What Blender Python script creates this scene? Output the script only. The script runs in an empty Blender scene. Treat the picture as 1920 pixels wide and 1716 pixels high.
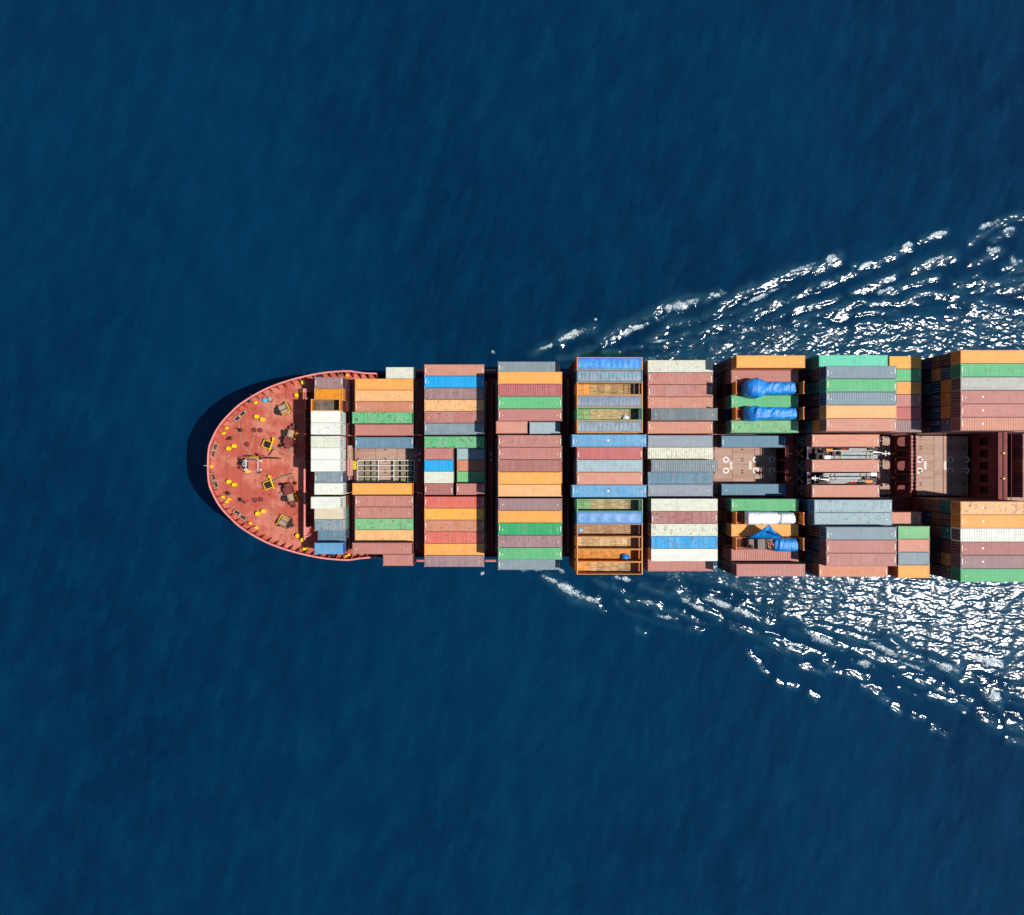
import bpy, math, random
import numpy as np
from mathutils import Vector, Matrix
random.seed(11)
rng = np.random.default_rng(5)
SC = bpy.context.scene
COL = SC.collection

# ------------------------------------------------------------------ camera, light, exposure
CAM_H = 158.0            # drone height above the sea
FPX = 1160.0             # focal length in photograph pixels (1920 wide)
NX, NY = 918.0, 868.0    # picture position straight below the drone
cd = bpy.data.cameras.new('camera'); cam = bpy.data.objects.new('camera', cd); COL.objects.link(cam)
cam.location = (0, 0, CAM_H); cd.sensor_fit = 'HORIZONTAL'; cd.sensor_width = 36
cd.lens = 36 * FPX / 1920; cd.shift_x = (960 - NX) / 1920; cd.shift_y = (NY - 858) / 1920
cd.clip_start = 1; cd.clip_end = 30000
SC.camera = cam
SUN = Vector((0.72, -0.10, 1.0)).normalized()
W = bpy.data.worlds.new('World'); SC.world = W; W.use_nodes = True
wn = W.node_tree.nodes; wl = W.node_tree.links; wn.clear()
sky = wn.new('ShaderNodeTexSky'); sky.sky_type = 'NISHITA'; sky.sun_disc = False; sky.dust_density = 0.15; sky.air_density = 1.0
sky.sun_elevation = math.asin(SUN.z); sky.sun_rotation = math.atan2(SUN.x, SUN.y)
bg = wn.new('ShaderNodeBackground'); bg.inputs['Strength'].default_value = 0.085
wo = wn.new('ShaderNodeOutputWorld'); wl.new(sky.outputs[0], bg.inputs[0]); wl.new(bg.outputs[0], wo.inputs[0])
ld = bpy.data.lights.new('sun', 'SUN'); ld.energy = 4.8; ld.angle = math.radians(0.5); ld.color = (1.0, 0.965, 0.91)
lo = bpy.data.objects.new('sun', ld); COL.objects.link(lo); lo.location = (90, -12, 220)
lo.rotation_euler = SUN.to_track_quat('Z', 'Y').to_euler()
vs = SC.view_settings; SC.display_settings.display_device = 'sRGB'
vs.view_transform = 'Standard'; vs.look = 'None'; vs.exposure = 0; vs.gamma = 1; vs.use_curve_mapping = False
SC.render.engine = 'CYCLES'; SC.cycles.max_bounces = 5; SC.cycles.sample_clamp_direct = 30; SC.cycles.sample_clamp_indirect = 4

# ------------------------------------------------------------------ small helpers
def X(px, D): return (px - NX) * D / FPX
def Y(py, D): return -(py - NY) * D / FPX
def lin(c):
    return tuple((v / 255 / 12.92) if v / 255 <= 0.04045 else ((v / 255 + 0.055) / 1.055) ** 2.4 for v in c)
def alb(c, k=1.0): return tuple(min(0.85, v * k) for v in lin(c))
def sm(a, b, x):
    t = np.clip((x - a) / (b - a), 0, 1); return t * t * (3 - 2 * t)

class MB:
    """collects boxes, tubes and sheets, builds ONE mesh"""
    def __init__(s): s.v = []; s.f = []
    def box(s, x0, x1, y0, y1, z0, z1):
        b = len(s.v)
        s.v += [(x0,y0,z0),(x1,y0,z0),(x1,y1,z0),(x0,y1,z0),(x0,y0,z1),(x1,y0,z1),(x1,y1,z1),(x0,y1,z1)]
        s.f += [tuple(b+i for i in q) for q in ((3,2,1,0),(4,5,6,7),(0,1,5,4),(1,2,6,5),(2,3,7,6),(3,0,4,7))]
        return s
    def bar(s, p, q, r=0.05, n=6, r2=None):
        p, q = Vector(p), Vector(q); d = (q - p)
        if d.length < 1e-6: return s
        d.normalize(); a = d.orthogonal().normalized(); c = d.cross(a); b = len(s.v); r2 = r if r2 is None else r2
        for pt, rr in ((p, r), (q, r2)):
            for i in range(n):
                t = 2 * math.pi * i / n; s.v.append(tuple(pt + a * (rr * math.cos(t)) + c * (rr * math.sin(t))))
        for i in range(n):
            j = (i + 1) % n; s.f.append((b+i, b+j, b+n+j, b+n+i))
        s.f.append(tuple(b + n - 1 - i for i in range(n))); s.f.append(tuple(b + n + i for i in range(n)))
        return s
    def beam(s, p, q, w=0.1, h=0.1):
        p, q = Vector(p), Vector(q); d = (q - p).normalized()
        u = Vector((0,0,1)) if abs(d.z) < 0.95 else Vector((0,1,0))
        a = d.cross(u).normalized() * (w / 2); c = a.normalized().cross(d) * (h / 2); b = len(s.v)
        for pt in (p, q): s.v += [tuple(pt - a - c), tuple(pt + a - c), tuple(pt + a + c), tuple(pt - a + c)]
        s.f += [tuple(b+i for i in t) for t in ((3,2,1,0),(4,5,6,7),(0,1,5,4),(1,2,6,5),(2,3,7,6),(3,0,4,7))]
        return s
    def lathe(s, cx, cy, prof, n=12):
        b = len(s.v)
        for r, z in prof:
            for i in range(n):
                t = 2 * math.pi * i / n; s.v.append((cx + r * math.cos(t), cy + r * math.sin(t), z))
        for k in range(len(prof) - 1):
            for i in range(n):
                j = (i + 1) % n; s.f.append((b+k*n+i, b+k*n+j, b+(k+1)*n+j, b+(k+1)*n+i))
        s.f.append(tuple(b + (len(prof)-1)*n + i for i in range(n)))
        return s
    def ring(s, cx, cy, z, r0, r1, h, n=16):
        b = len(s.v)
        for r, zz in ((r0, z), (r1, z), (r1, z + h), (r0, z + h)):
            for i in range(n):
                t = 2 * math.pi * i / n; s.v.append((cx + r*math.cos(t), cy + r*math.sin(t), zz))
        for k in range(4):
            for i in range(n):
                j = (i+1) % n; k2 = (k+1) % 4; s.f.append((b+k*n+i, b+k*n+j, b+k2*n+j, b+k2*n+i))
        return s
    def prism(s, pts, z0, z1):
        b = len(s.v); n = len(pts)
        s.v += [(x, y, z0) for x, y in pts] + [(x, y, z1) for x, y in pts]
        s.f.append(tuple(b + n - 1 - i for i in range(n))); s.f.append(tuple(b + n + i for i in range(n)))
        for i in range(n): j = (i+1) % n; s.f.append((b+i, b+j, b+n+j, b+n+i))
        return s
    def mesh(s, name, mat=None, smooth=False):
        me = bpy.data.meshes.new(name); me.from_pydata(s.v, [], s.f); me.validate()
        if mat: me.materials.append(mat)
        if smooth: me.polygons.foreach_set('use_smooth', [True] * len(me.polygons))
        return me

def link(name, data, parent=None, loc=(0,0,0), rz=0.0, color=None, wear=None):
    o = bpy.data.objects.new(name, data); COL.objects.link(o)
    o.location = loc
    if rz: o.rotation_euler = (0, 0, rz)
    if parent: o.parent = parent
    if color is not None: o.color = (*color, 1)
    if wear is not None: o['wear'] = float(wear)
    return o
def tag(o, label, cat=None, group=None, kind=None):
    if label: o['label'] = label
    if cat: o['category'] = cat
    if group: o['group'] = group
    if kind: o['kind'] = kind
    return o
def empty(name, loc=(0,0,0), rz=0.0):
    o = link(name, None, None, loc, rz); o.empty_display_size = 0.5; return o

# ------------------------------------------------------------------ materials
def newmat(name):
    m = bpy.data.materials.new(name); m.use_nodes = True
    nt = m.node_tree; return m, nt, nt.nodes['Principled BSDF']
def N(nt, typ, **kw):
    n = nt.nodes.new(typ)
    for k, v in kw.items(): setattr(n, k, v)
    return n
def mixc(nt, fac, a, b, mode='MIX'):
    n = N(nt, 'ShaderNodeMix', data_type='RGBA', blend_type=mode)
    for s, v in ((n.inputs[0], fac), (n.inputs[6], a), (n.inputs[7], b)):
        if hasattr(v, 'is_output'): nt.links.new(v, s)
        elif isinstance(v, (int, float)): s.default_value = v
        else: s.default_value = (*v[:3], 1)
    return n.outputs[2]
def math_(nt, op, a, b=None, clamp=False):
    n = N(nt, 'ShaderNodeMath', operation=op, use_clamp=clamp)
    for i, v in enumerate((a, b)):
        if v is None: continue
        if hasattr(v, 'is_output'): nt.links.new(v, n.inputs[i])
        else: n.inputs[i].default_value = v
    return n.outputs[0]
def rng_(nt, v, a, b, c=0.0, d=1.0):
    n = N(nt, 'ShaderNodeMapRange', interpolation_type='SMOOTHSTEP')
    nt.links.new(v, n.inputs[0])
    for i, q in enumerate((a, b, c, d)): n.inputs[1+i].default_value = q
    return n.outputs[0]
def noise(nt, vec, scale, detail=3, rough=0.55):
    n = N(nt, 'ShaderNodeTexNoise'); n.inputs['Scale'].default_value = scale
    n.inputs['Detail'].default_value = detail; n.inputs['Roughness'].default_value = rough
    if vec is not None: nt.links.new(vec, n.inputs['Vector'])
    return n.outputs['Fac']
def vmap(nt, vec, scale=(1,1,1)):
    n = N(nt, 'ShaderNodeVectorMath', operation='MULTIPLY'); nt.links.new(vec, n.inputs[0]); n.inputs[1].default_value = scale
    return n.outputs[0]
def objvec(nt):
    tc = N(nt, 'ShaderNodeTexCoord'); oi = N(nt, 'ShaderNodeObjectInfo')
    m = math_(nt, 'MULTIPLY', oi.outputs['Random'], 173.0)
    cb = N(nt, 'ShaderNodeCombineXYZ'); nt.links.new(m, cb.inputs[0]); nt.links.new(m, cb.inputs[1])
    ad = N(nt, 'ShaderNodeVectorMath', operation='ADD'); nt.links.new(tc.outputs['Object'], ad.inputs[0]); nt.links.new(cb.outputs[0], ad.inputs[1])
    return ad.outputs[0], oi

def paint_material():
    """weathered container paint; colour comes from each object's own colour"""
    m, nt, bs = newmat('container_paint')
    vec, oi = objvec(nt)
    at = N(nt, 'ShaderNodeAttribute', attribute_type='OBJECT', attribute_name='wear'); wear = at.outputs['Fac']
    c = oi.outputs['Color']
    big = noise(nt, vmap(nt, vec, (0.35, 0.9, 0.9)), 1.0, 4, 0.6)
    c = mixc(nt, rng_(nt, big, 0.35, 0.7, 0.0, 0.26), c, mixc(nt, 1.0, c, (0.62, 0.60, 0.60), 'MULTIPLY'))
    pan = noise(nt, vmap(nt, vec, (1.6, 0.03, 0.03)), 1.0, 2, 0.5)
    c = mixc(nt, math_(nt, 'MULTIPLY', rng_(nt, pan, 0.42, 0.62), math_(nt, 'ADD', math_(nt, 'MULTIPLY', wear, 0.22), 0.015)), c, (0.52, 0.50, 0.46))
    st = noise(nt, vmap(nt, vec, (3.2, 0.5, 0.5)), 1.0, 4, 0.7)
    c = mixc(nt, math_(nt, 'MULTIPLY', rng_(nt, st, 0.53, 0.64), math_(nt, 'MULTIPLY', wear, 0.85)), c, (0.20, 0.10, 0.055))
    ch = noise(nt, vmap(nt, vec, (1.0, 1.4, 1.4)), 1.1, 5, 0.75)
    c = mixc(nt, math_(nt, 'MULTIPLY', rng_(nt, ch, 0.565, 0.615), math_(nt, 'MULTIPLY', wear, 1.0)), c, (0.09, 0.06, 0.05))
    sp = noise(nt, vec, 5.5, 2, 0.5)
    c = mixc(nt, math_(nt, 'MULTIPLY', rng_(nt, sp, 0.655, 0.695), math_(nt, 'MULTIPLY', wear, 1.3, True)), c, (0.05, 0.04, 0.04))
    nt.links.new(c, bs.inputs['Base Color'])
    bs.inputs['Roughness'].default_value = 0.62; bs.inputs['Specular IOR Level'].default_value = 0.3
    return m

def stained(name, a, b, c, scale=0.5, rough=0.7, stretch=(1,1,1), spots=(0.04,0.03,0.03), spotamt=0.5, usecolor=False):
    m, nt, bs = newmat(name)
    vec, oi = objvec(nt); vv = vmap(nt, vec, stretch)
    base = oi.outputs['Color'] if usecolor else a
    n1 = noise(nt, vv, scale, 5, 0.62)
    col = mixc(nt, rng_(nt, n1, 0.42, 0.62), base, b if not usecolor else mixc(nt, 1.0, base, b, 'MULTIPLY'))
    n2 = noise(nt, vv, scale * 3.1, 4, 0.6)
    col = mixc(nt, rng_(nt, n2, 0.55, 0.72, 0, 0.8), col, c if not usecolor else mixc(nt, 1.0, base, c, 'MULTIPLY'))
    n3 = noise(nt, vec, scale * 9, 3, 0.6)
    col = mixc(nt, rng_(nt, n3, 0.66, 0.74, 0, spotamt), col, spots)
    nt.links.new(col, bs.inputs['Base Color']); bs.inputs['Roughness'].default_value = rough
    bs.inputs['Specular IOR Level'].default_value = 0.3
    return m

PAINT = paint_material()
M_DOT = stained('dot_paint', alb((238,226,170)), alb((226,206,140)), alb((240,236,210)), 2.0, 0.6, spotamt=0.2)
M_DECK = stained('deck_red', alb((190,92,74),.86), alb((208,128,106),.88), alb((176,64,50),.82), 0.24, 0.75, spots=(0.10,0.04,0.035), spotamt=0.6)
M_STEEL = stained('deck_maroon', alb((118,52,48)), alb((128,62,58)), alb((100,40,38)), 0.4, 0.7)
M_HATCH = stained('hatch_paint', alb((190,156,138),.84), alb((178,136,120),.84), alb((206,182,164),.84), 0.5, 0.75, stretch=(0.22,1.6,1), spots=(0.22,0.10,0.08), spotamt=0.4)
M_CAP = stained('rail_cap_paint', alb((236,150,142),.9), alb((226,132,124),.9), alb((240,172,160),.9), 1.0, 0.6)
M_HULL = stained('hull_paint', alb((150,50,46)), alb((160,60,54)), alb((120,40,36)), 0.1, 0.55)
M_YEL = stained('yellow_paint', alb((244,206,14)), alb((230,184,12)), alb((246,214,50)), 2.0, 0.5)
M_WHT = stained('white_paint', alb((235,232,226),.95), alb((222,216,206),.95), alb((240,238,232),.95), 2.0, 0.55, spotamt=0.3)
M_DARK = stained('black_steel', alb((44,36,36)), alb((60,50,46)), alb((34,30,32)), 2.0, 0.6)
M_ROPE = stained('rope', alb((176,150,124)), alb((150,124,100)), alb((200,176,150)), 3.0, 0.9)
M_GREY = stained('grey_paint', alb((150,158,160)), alb((128,138,142)), alb((180,186,186)), 1.2, 0.55, spotamt=0.3)
M_TINT = stained('plain_paint', (0.5,)*3, (0.82,)*3, (1.12,)*3, 0.9, 0.6, usecolor=True, spotamt=0.5)
M_WOOD = stained('wood_board', (0.4,)*3, (0.58,0.55,0.53), (1.16,1.14,1.1), 1.3, 0.85, stretch=(0.5,3,1), usecolor=True, spots=(0.08,0.05,0.03), spotamt=0.75)

def tarp_material(name, a, b, c, bump=0.9):
    m = stained(name, a, b, c, 0.9, 0.38, stretch=(1.0,1.0,1.0), spots=a, spotamt=0.0)
    nt = m.node_tree; bs = nt.nodes['Principled BSDF']; bs.inputs['Specular IOR Level'].default_value = 0.5
    vec, _ = objvec(nt); bp = N(nt, 'ShaderNodeBump'); bp.inputs['Strength'].default_value = bump; bp.inputs['Distance'].default_value = 0.2
    nt.links.new(noise(nt, vmap(nt, vec, (1.5, 0.7, 0.9)), 1.5, 5, 0.6), bp.inputs['Height']); nt.links.new(bp.outputs[0], bs.inputs['Normal'])
    return m
M_TARP = tarp_material('blue_tarpaulin', alb((14,120,204)), alb((20,140,222)), alb((90,176,230)))
M_WTARP = tarp_material('white_tarpaulin', alb((238,240,244),.95), alb((228,232,238),.95), alb((240,240,240),.95))

# ------------------------------------------------------------------ sea with the ship's wake
def waves(xx, yy, n, l0, l1, ang, spread, slope, seed):
    r = np.random.default_rng(seed); h = np.zeros_like(xx)
    for _ in range(n):
        lam = l0 * (l1 / l0) ** r.random(); k = 2 * math.pi / lam; th = ang + spread * r.standard_normal()
        h += (slope / k) * math.sqrt(2.0 / n) * np.sin(k * (xx * math.cos(th) + yy * math.sin(th)) + r.random() * 6.283)
    return h
def vnoise(xx, yy, cell, seed):
    r = np.random.default_rng(seed); g = r.random((512, 512))
    u, v = xx / cell + 100, yy / cell + 100; i, j = np.floor(u).astype(int), np.floor(v).astype(int)
    fu, fv = u - i, v - j; fu = fu*fu*(3-2*fu); fv = fv*fv*(3-2*fv)
    q = lambda a, b: g[a % 512, b % 512]
    return (q(i,j)*(1-fu)+q(i+1,j)*fu)*(1-fv) + (q(i,j+1)*(1-fu)+q(i+1,j+1)*fu)*fv

def axis(f0, f1, df, m0, m1, dm, far):
    a = list(np.arange(f0, f1, df)); x = f0; left = []
    while x > m0: x -= dm; left.append(x)
    st = dm
    while x > -far: st *= 1.5; x -= st; left.append(x)
    x = a[-1]; right = []
    while x < m1: x += dm; right.append(x)
    st = dm
    while x < far: st *= 1.5; x += st; right.append(x)
    return np.array(left[::-1] + a + right)

CL = -0.6     # the ship's centre line
FOAM_GLINT = [(1022,652,36,9,-.35),(1076,628,62,17,-.40),(1190,618,120,12,-.44),(1280,572,84,20,-.30),(1345,553,44,13,-.25),(1420,560,95,10,-.46),
        (1558,488,36,17,-.3),(1500,505,70,8,-.42),(1700,462,30,13,-.3),(1757,441,36,12,-.3),(1850,424,60,11,-.42),(1890,432,36,13,-.2),(1545,533,26,11,-.3),
        (1625,498,26,11,-.3),(1660,545,40,10,-.4),(1750,487,55,12,-.4),(1240,640,46,8,-.2),(1860,470,36,16,-.3),(1900,490,28,26,0),
        (1073,1110,80,20,.5),(1030,1086,32,11,.6),(1108,1124,34,14,.3),(1178,1128,20,7,.6),(1213,1128,36,10,.25),(1243,1157,44,8,.15),(1165,1085,40,12,.2),
        (1300,1135,60,12,.5),(1350,1133,70,16,.4),(1395,1150,60,16,.5),(1480,1215,44,9,.2),(1488,1208,38,7,.2),(1540,1200,80,18,.45),(1621,1245,40,18,.3),
        (1660,1220,80,16,.45),(1712,1250,70,10,.4),(1770,1250,70,18,.4),(1862,1305,42,24,.4),(1850,1240,80,20,.4),(1005,1068,34,7,.1),(925,661,9,8,0),(1117,600,8,9,0),(905,1077,9,9,0),(985,1069,20,6,0),(1055,1072,14,9,.4)]  # the tiny round spots are sun sparkles painted in as foam white
CRESTS = [  # (width px, steepness, points) traced in the photograph's pixels: divergent bow-wave crests
 (9,.26,[(998,663),(1040,640)]),(13,.28,[(1045,640),(1075,622),(1110,618)]),(8,.28,[(1050,672),(1075,668),(1100,655),(1122,646)]),
 (13,.30,[(1124,642),(1170,610),(1220,590),(1240,575),(1285,562),(1340,552)]),(10,.28,[(1212,637),(1250,612),(1300,598)]),
 (12,.32,[(1322,592),(1360,565),(1420,535),(1465,515),(1530,498),(1572,480)]),(9,.28,[(1308,625),(1340,612),(1375,605),(1422,582)]),
 (10,.28,[(1440,575),(1464,560)]),(9,.28,[(1478,565),(1522,537)]),(10,.28,[(1535,535),(1562,524)]),(9,.26,[(1567,520),(1595,513)]),(9,.28,[(1600,502),(1632,488)]),
 (11,.28,[(1645,488),(1670,478),(1702,464)]),(9,.28,[(1485,585),(1520,572),(1566,558)]),(11,.30,[(1595,550),(1640,530),(1676,517)]),(14,.28,[(1712,500),(1745,490),(1782,477)]),
 (10,.28,[(1660,552),(1710,528),(1756,521)]),(9,.28,[(1725,448),(1772,435)]),(10,.28,[(1815,452),(1840,440),(1875,414),(1925,401)]),(10,.28,[(1820,495),(1872,470)]),(11,.28,[(1878,502),(1925,489)]),
 (10,.28,[(1790,530),(1830,515),(1850,530),(1925,524)]),(8,.28,[(1490,603),(1560,580),(1602,567),(1682,567)]),(8,.28,[(1697,560),(1740,545),(1800,553),(1842,541)]),
 (9,.28,[(1780,562),(1830,567),(1892,576)]),(8,.28,[(1885,545),(1925,545)]),(7,.26,[(1330,650),(1380,640),(1440,631),(1500,612),(1545,604)]),(8,.26,[(1570,588),(1640,583),(1680,590)]),
 (8,.26,[(1665,600),(1740,593),(1760,600)]),(8,.28,[(1800,570),(1850,585),(1870,592)]),(8,.26,[(1220,652),(1260,645),(1290,648)]),(7,.26,[(1130,662),(1180,655),(1200,650)]),(8,.26,[(1240,640),(1290,625),(1310,628)]),
 (8,.26,[(1600,610),(1680,600)]),(7,.26,[(1450,640),(1500,628),(1560,622)]),(8,.26,[(1860,450),(1900,432)]),
 (12,.26,[(1022,1078),(1050,1100),(1080,1124),(1112,1130)]),(8,.26,[(1112,1088),(1135,1100)]),(8,.26,[(1148,1102),(1160,1110)]),(8,.26,[(1172,1122),(1188,1132)]),(9,.24,[(1195,1125),(1232,1136)]),
 (7,.24,[(1226,1152),(1264,1160)]),(9,.26,[(1200,1098),(1248,1114)]),(11,.28,[(1265,1105),(1300,1120),(1312,1140),(1346,1162)]),(10,.28,[(1325,1118),(1360,1135),(1378,1152)]),
 (12,.28,[(1380,1138),(1420,1163),(1442,1172)]),(9,.26,[(1368,1175),(1442,1197)]),(7,.26,[(1195,1184),(1206,1187)]),(8,.26,[(1294,1179),(1308,1184)]),(7,.24,[(1125,1142),(1130,1146)]),
 (6,.28,[(1398,1224),(1408,1236)]),(5,.28,[(1412,1240),(1436,1262)]),(6,.26,[(1454,1275),(1466,1283)]),(6,.26,[(1480,1286),(1492,1292)]),(7,.30,[(1517,1304),(1525,1310)]),(7,.24,[(1500,1250),(1545,1262)]),
 (7,.28,[(1540,1240),(1560,1250)]),(6,.28,[(1550,1254),(1590,1272)]),(7,.28,[(1585,1262),(1622,1276)]),(8,.28,[(1612,1288),(1645,1298)]),(7,.28,[(1636,1302),(1662,1314)]),(6,.28,[(1672,1328),(1684,1336)]),(5,.28,[(1712,1344),(1728,1348)]),(7,.28,[(1744,1366),(1772,1380)]),
 (10,.28,[(1440,1202),(1480,1222),(1500,1232)]),(10,.28,[(1505,1178),(1545,1205),(1580,1216)]),(13,.28,[(1470,1150),(1540,1175),(1600,1195),(1660,1205),(1690,1230),(1722,1245)]),
 (9,.28,[(1600,1223),(1650,1235),(1692,1252)]),(7,.28,[(1698,1272),(1726,1284)]),(7,.28,[(1712,1272),(1770,1298)]),(7,.28,[(1742,1304),(1788,1318)]),(8,.28,[(1798,1326),(1812,1332)]),
 (11,.28,[(1660,1190),(1700,1225),(1760,1245),(1812,1282)]),(13,.30,[(1740,1235),(1790,1250)]),(10,.28,[(1822,1277),(1850,1305),(1872,1325)]),(9,.28,[(1860,1290),(1890,1300),(1916,1310)]),
 (12,.30,[(1842,1350),(1868,1366)]),(15,.30,[(1890,1358),(1925,1372)]),(10,.30,[(1885,1384),(1925,1396)]),(8,.26,[(1805,1308),(1820,1316)]),
]
def build_sea():
    xs = axis(-14, 146, 0.18, -150, 160, 0.9, 9000); ys = axis(-82, 70, 0.18, -135, 130, 0.9, 9000)
    xx, yy = np.meshgrid(xs, ys); far = 1 - sm(160, 500, np.hypot(xx, yy))
    # open water: low swell with crests leaning across the picture
    h = waves(xx, yy, 26, 5.0, 15.0, math.radians(-18), 0.38, 0.034, 3) * far
    h += waves(xx, yy, 30, 2.2, 5.0, math.radians(-22), 0.42, 0.034, 4) * far * (1 - sm(135, 150, np.abs(yy)))
    upm = yy > CL; v = np.where(upm, yy, -yy)
    arm = np.where(upm, np.minimum(36.8 + 0.24 * (xx - 26.8), 27.5 + 0.8 * (xx - 9)), np.minimum(43.2 + 0.307 * (xx - 38.4), 29.0 + 0.75 * (xx - 15)))
    wob = (vnoise(xx, yy, 9, 21) - 0.5) * 3.0 + (vnoise(xx, yy, 3.5, 22) - 0.5) * 1.2
    start = sm(2, 22, xx) * far; inside = sm(-0.5, 4, arm - v + wob) * start
    wpx = xx + (vnoise(xx, yy, 3.0, 23) - 0.5) * 1.1; wpy = yy + (vnoise(xx, yy, 2.2, 24) - 0.5) * 0.9
    ridge = np.zeros_like(xx); energy = np.zeros_like(xx)
    ix = np.where((xs > -20) & (xs < 155))[0]; iy = np.where((ys > -86) & (ys < 76))[0]; sl = np.ix_(iy, ix); gx, gy = wpx[sl], wpy[sl]
    rid, ene = np.zeros_like(gx), np.zeros_like(gx)
    for wdt, amp, pl in CRESTS:
        P = [(X(a, CAM_H), Y(b, CAM_H)) for a, b in pl]; dist = np.full_like(gx, 1e9)
        for (ax, ay), (bx, by) in zip(P, P[1:]):
            ux, uy = bx - ax, by - ay; t = np.clip(((gx-ax)*ux + (gy-ay)*uy) / (ux*ux + uy*uy), 0, 1)
            dist = np.minimum(dist, np.hypot(gx - ax - t*ux, gy - ay - t*uy))
        w = wdt * 0.136; rid += amp * w * np.exp(-(dist / w) ** 2); ene = np.maximum(ene, amp / 0.28 * np.exp(-(dist / (0.85 * w)) ** 2))
    ridge[sl] = rid; energy[sl] = ene; energy *= far
    h += ridge * far
    # turbulent band along the hull
    bu = np.interp(xx, [0, 22, 60, 95, 135, 160], [22.0, 26.5, 34, 38, 41, 42]); bl = np.interp(xx, [0, 25, 50, 66, 90, 115, 140, 160], [22, 26, 31, 36, 45, 53, 59, 62])
    bq = np.where(upm, bu, bl); near = sm(-3.5, 3.0, bq - v + wob * 1.3) * sm(6, 40, xx) * far
    inner = sm(0, 5, bq - v) * near
    warp = (vnoise(xx, yy, 6, 31) - 0.5) * 2.2
    sl_ = np.where(upm, 0.10, 0.20); pc = (v - sl_ * xx + warp) * 2 * math.pi / 3.1
    cC = ((np.sin(pc) + 1) / 2) ** 1.2; pat = sm(0.28, 0.6, vnoise(xx * 0.45, yy * 1.1, 4.0, 41))
    band = near * np.clip(np.maximum(cC * (0.45 + 0.55 * pat), inner * 0.85), 0, 1) * np.where(upm, 0.9, 1.0)
    h += cC * near * (1 - 0.7 * inner) * 0.16
    energy = np.clip(np.maximum(energy * (0.55 + 0.75 * vnoise(xx, yy, 2.6, 61)), band), 0, 1.2)
    # finer crests between the traced ones
    mid = inside * sm(-1, 5, v - bq) * (1 - sm(0.62, 0.98, (v - 21.5) / np.maximum(arm - 21.5, 1))) * sm(10, 45, xx)
    pm = (v - np.where(upm, 0.33, 0.42) * xx + warp * 1.3) * 2 * math.pi / 4.3; cM = ((np.sin(pm) + 1) / 2) ** 1.8
    patm = sm(0.40, 0.62, vnoise(xx * 0.5, yy * 1.0, 4.5, 42))
    h += cM * mid * patm * 0.26; energy = np.maximum(energy, cM * mid * patm * 0.85)
    def chopf(ang, sd):
        return waves(xx, yy, 40, 0.66, 1.5, math.radians(ang), 0.40, 0.120, sd) + waves(xx, yy, 34, 1.4, 3.4, math.radians(ang), 0.27, 0.085, sd + 2)
    bl_ = sm(-2, 6, v - bq)
    cu = chopf(92, 51) * (1 - bl_) + chopf(113, 55) * bl_; cl = chopf(88, 61) * (1 - bl_) + chopf(66, 65) * bl_
    chop = np.where(upm, cu, cl)
    h += chop * energy * (1 + 0.40 * near * upm)
    h += waves(xx, yy, 30, 0.9, 3.6, math.radians(80), 0.9, 0.040, 52) * inside
    wake = np.clip(energy, 0, 1)
    foam_glint = np.zeros_like(xx)
    for (px, py, ln, wd, sl) in FOAM_GLINT:
        cx, cy = X(px, CAM_H), Y(py, CAM_H); th = math.atan(-sl)
        dx, dy = xx - cx, yy - cy; k = CAM_H / FPX / 2
        a = (dx * math.cos(th) + dy * math.sin(th)) / (ln * k); b = (-dx * math.sin(th) + dy * math.cos(th)) / (wd * k)
        foam_glint = np.maximum(foam_glint, (1 - sm(0.3, 1.35, np.hypot(a, b) + (vnoise(xx, yy, 1.2, 71) - 0.5) * 0.9)) * (0.75 + 0.25 * np.clip(b * np.sign(v[0, 0]) , -1, 1)))
    hull_d = np.abs(yy - CL) - 21.3
    foam_glint = np.maximum(foam_glint, 0.35 * near * sm(0.55, 0.85, vnoise(xx * 0.5, yy, 2.6, 73)))
    h += foam_glint * 0.12 * (vnoise(xx, yy, 0.8, 74))
    ny_, nx_ = xx.shape
    co = np.stack([xx, yy, h], -1).reshape(-1, 3).astype(np.float32)
    idx = np.arange(nx_ * ny_).reshape(ny_, nx_)
    q = np.stack([idx[:-1,:-1], idx[:-1,1:], idx[1:,1:], idx[1:,:-1]], -1).reshape(-1, 4).astype(np.int32)
    me = bpy.data.meshes.new('sea'); me.vertices.add(len(co)); me.vertices.foreach_set('co', co.ravel())
    me.loops.add(q.size); me.loops.foreach_set('vertex_index', q.ravel())
    me.polygons.add(len(q)); me.polygons.foreach_set('loop_start', np.arange(0, q.size, 4, dtype=np.int32))
    me.polygons.foreach_set('loop_total', np.full(len(q), 4, dtype=np.int32)); me.polygons.foreach_set('use_smooth', np.ones(len(q), dtype=bool))
    me.update(calc_edges=True)
    for nm, arr in (('foam_glint', foam_glint), ('wake', wake)):
        at = me.attributes.new(nm, 'FLOAT', 'POINT'); at.data.foreach_set('value', arr.ravel().astype(np.float32))
    m, nt, bs = newmat('sea_water')
    tc = N(nt, 'ShaderNodeTexCoord'); vec = tc.outputs['Object']
    fa = N(nt, 'ShaderNodeAttribute', attribute_name='foam_glint').outputs['Fac']; wk = N(nt, 'ShaderNodeAttribute', attribute_name='wake').outputs['Fac']
    rt = N(nt, 'ShaderNodeVectorRotate'); rt.inputs['Angle'].default_value = math.radians(18); nt.links.new(vec, rt.inputs['Vector']); rvec = vmap(nt, rt.outputs[0], (1.0, 0.36, 1))
    big = noise(nt, vmap(nt, vec, (1, 0.6, 1)), 0.014, 4, 0.55); mid = noise(nt, rvec, 0.22, 5, 0.65)
    col = mixc(nt, rng_(nt, big, 0.3, 0.7), (0.0, 0.0142, 0.045), (0.0, 0.0235, 0.064))
    col = mixc(nt, rng_(nt, mid, 0.38, 0.72, 0, 0.55), col, (0.0, 0.0365, 0.086))
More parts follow.
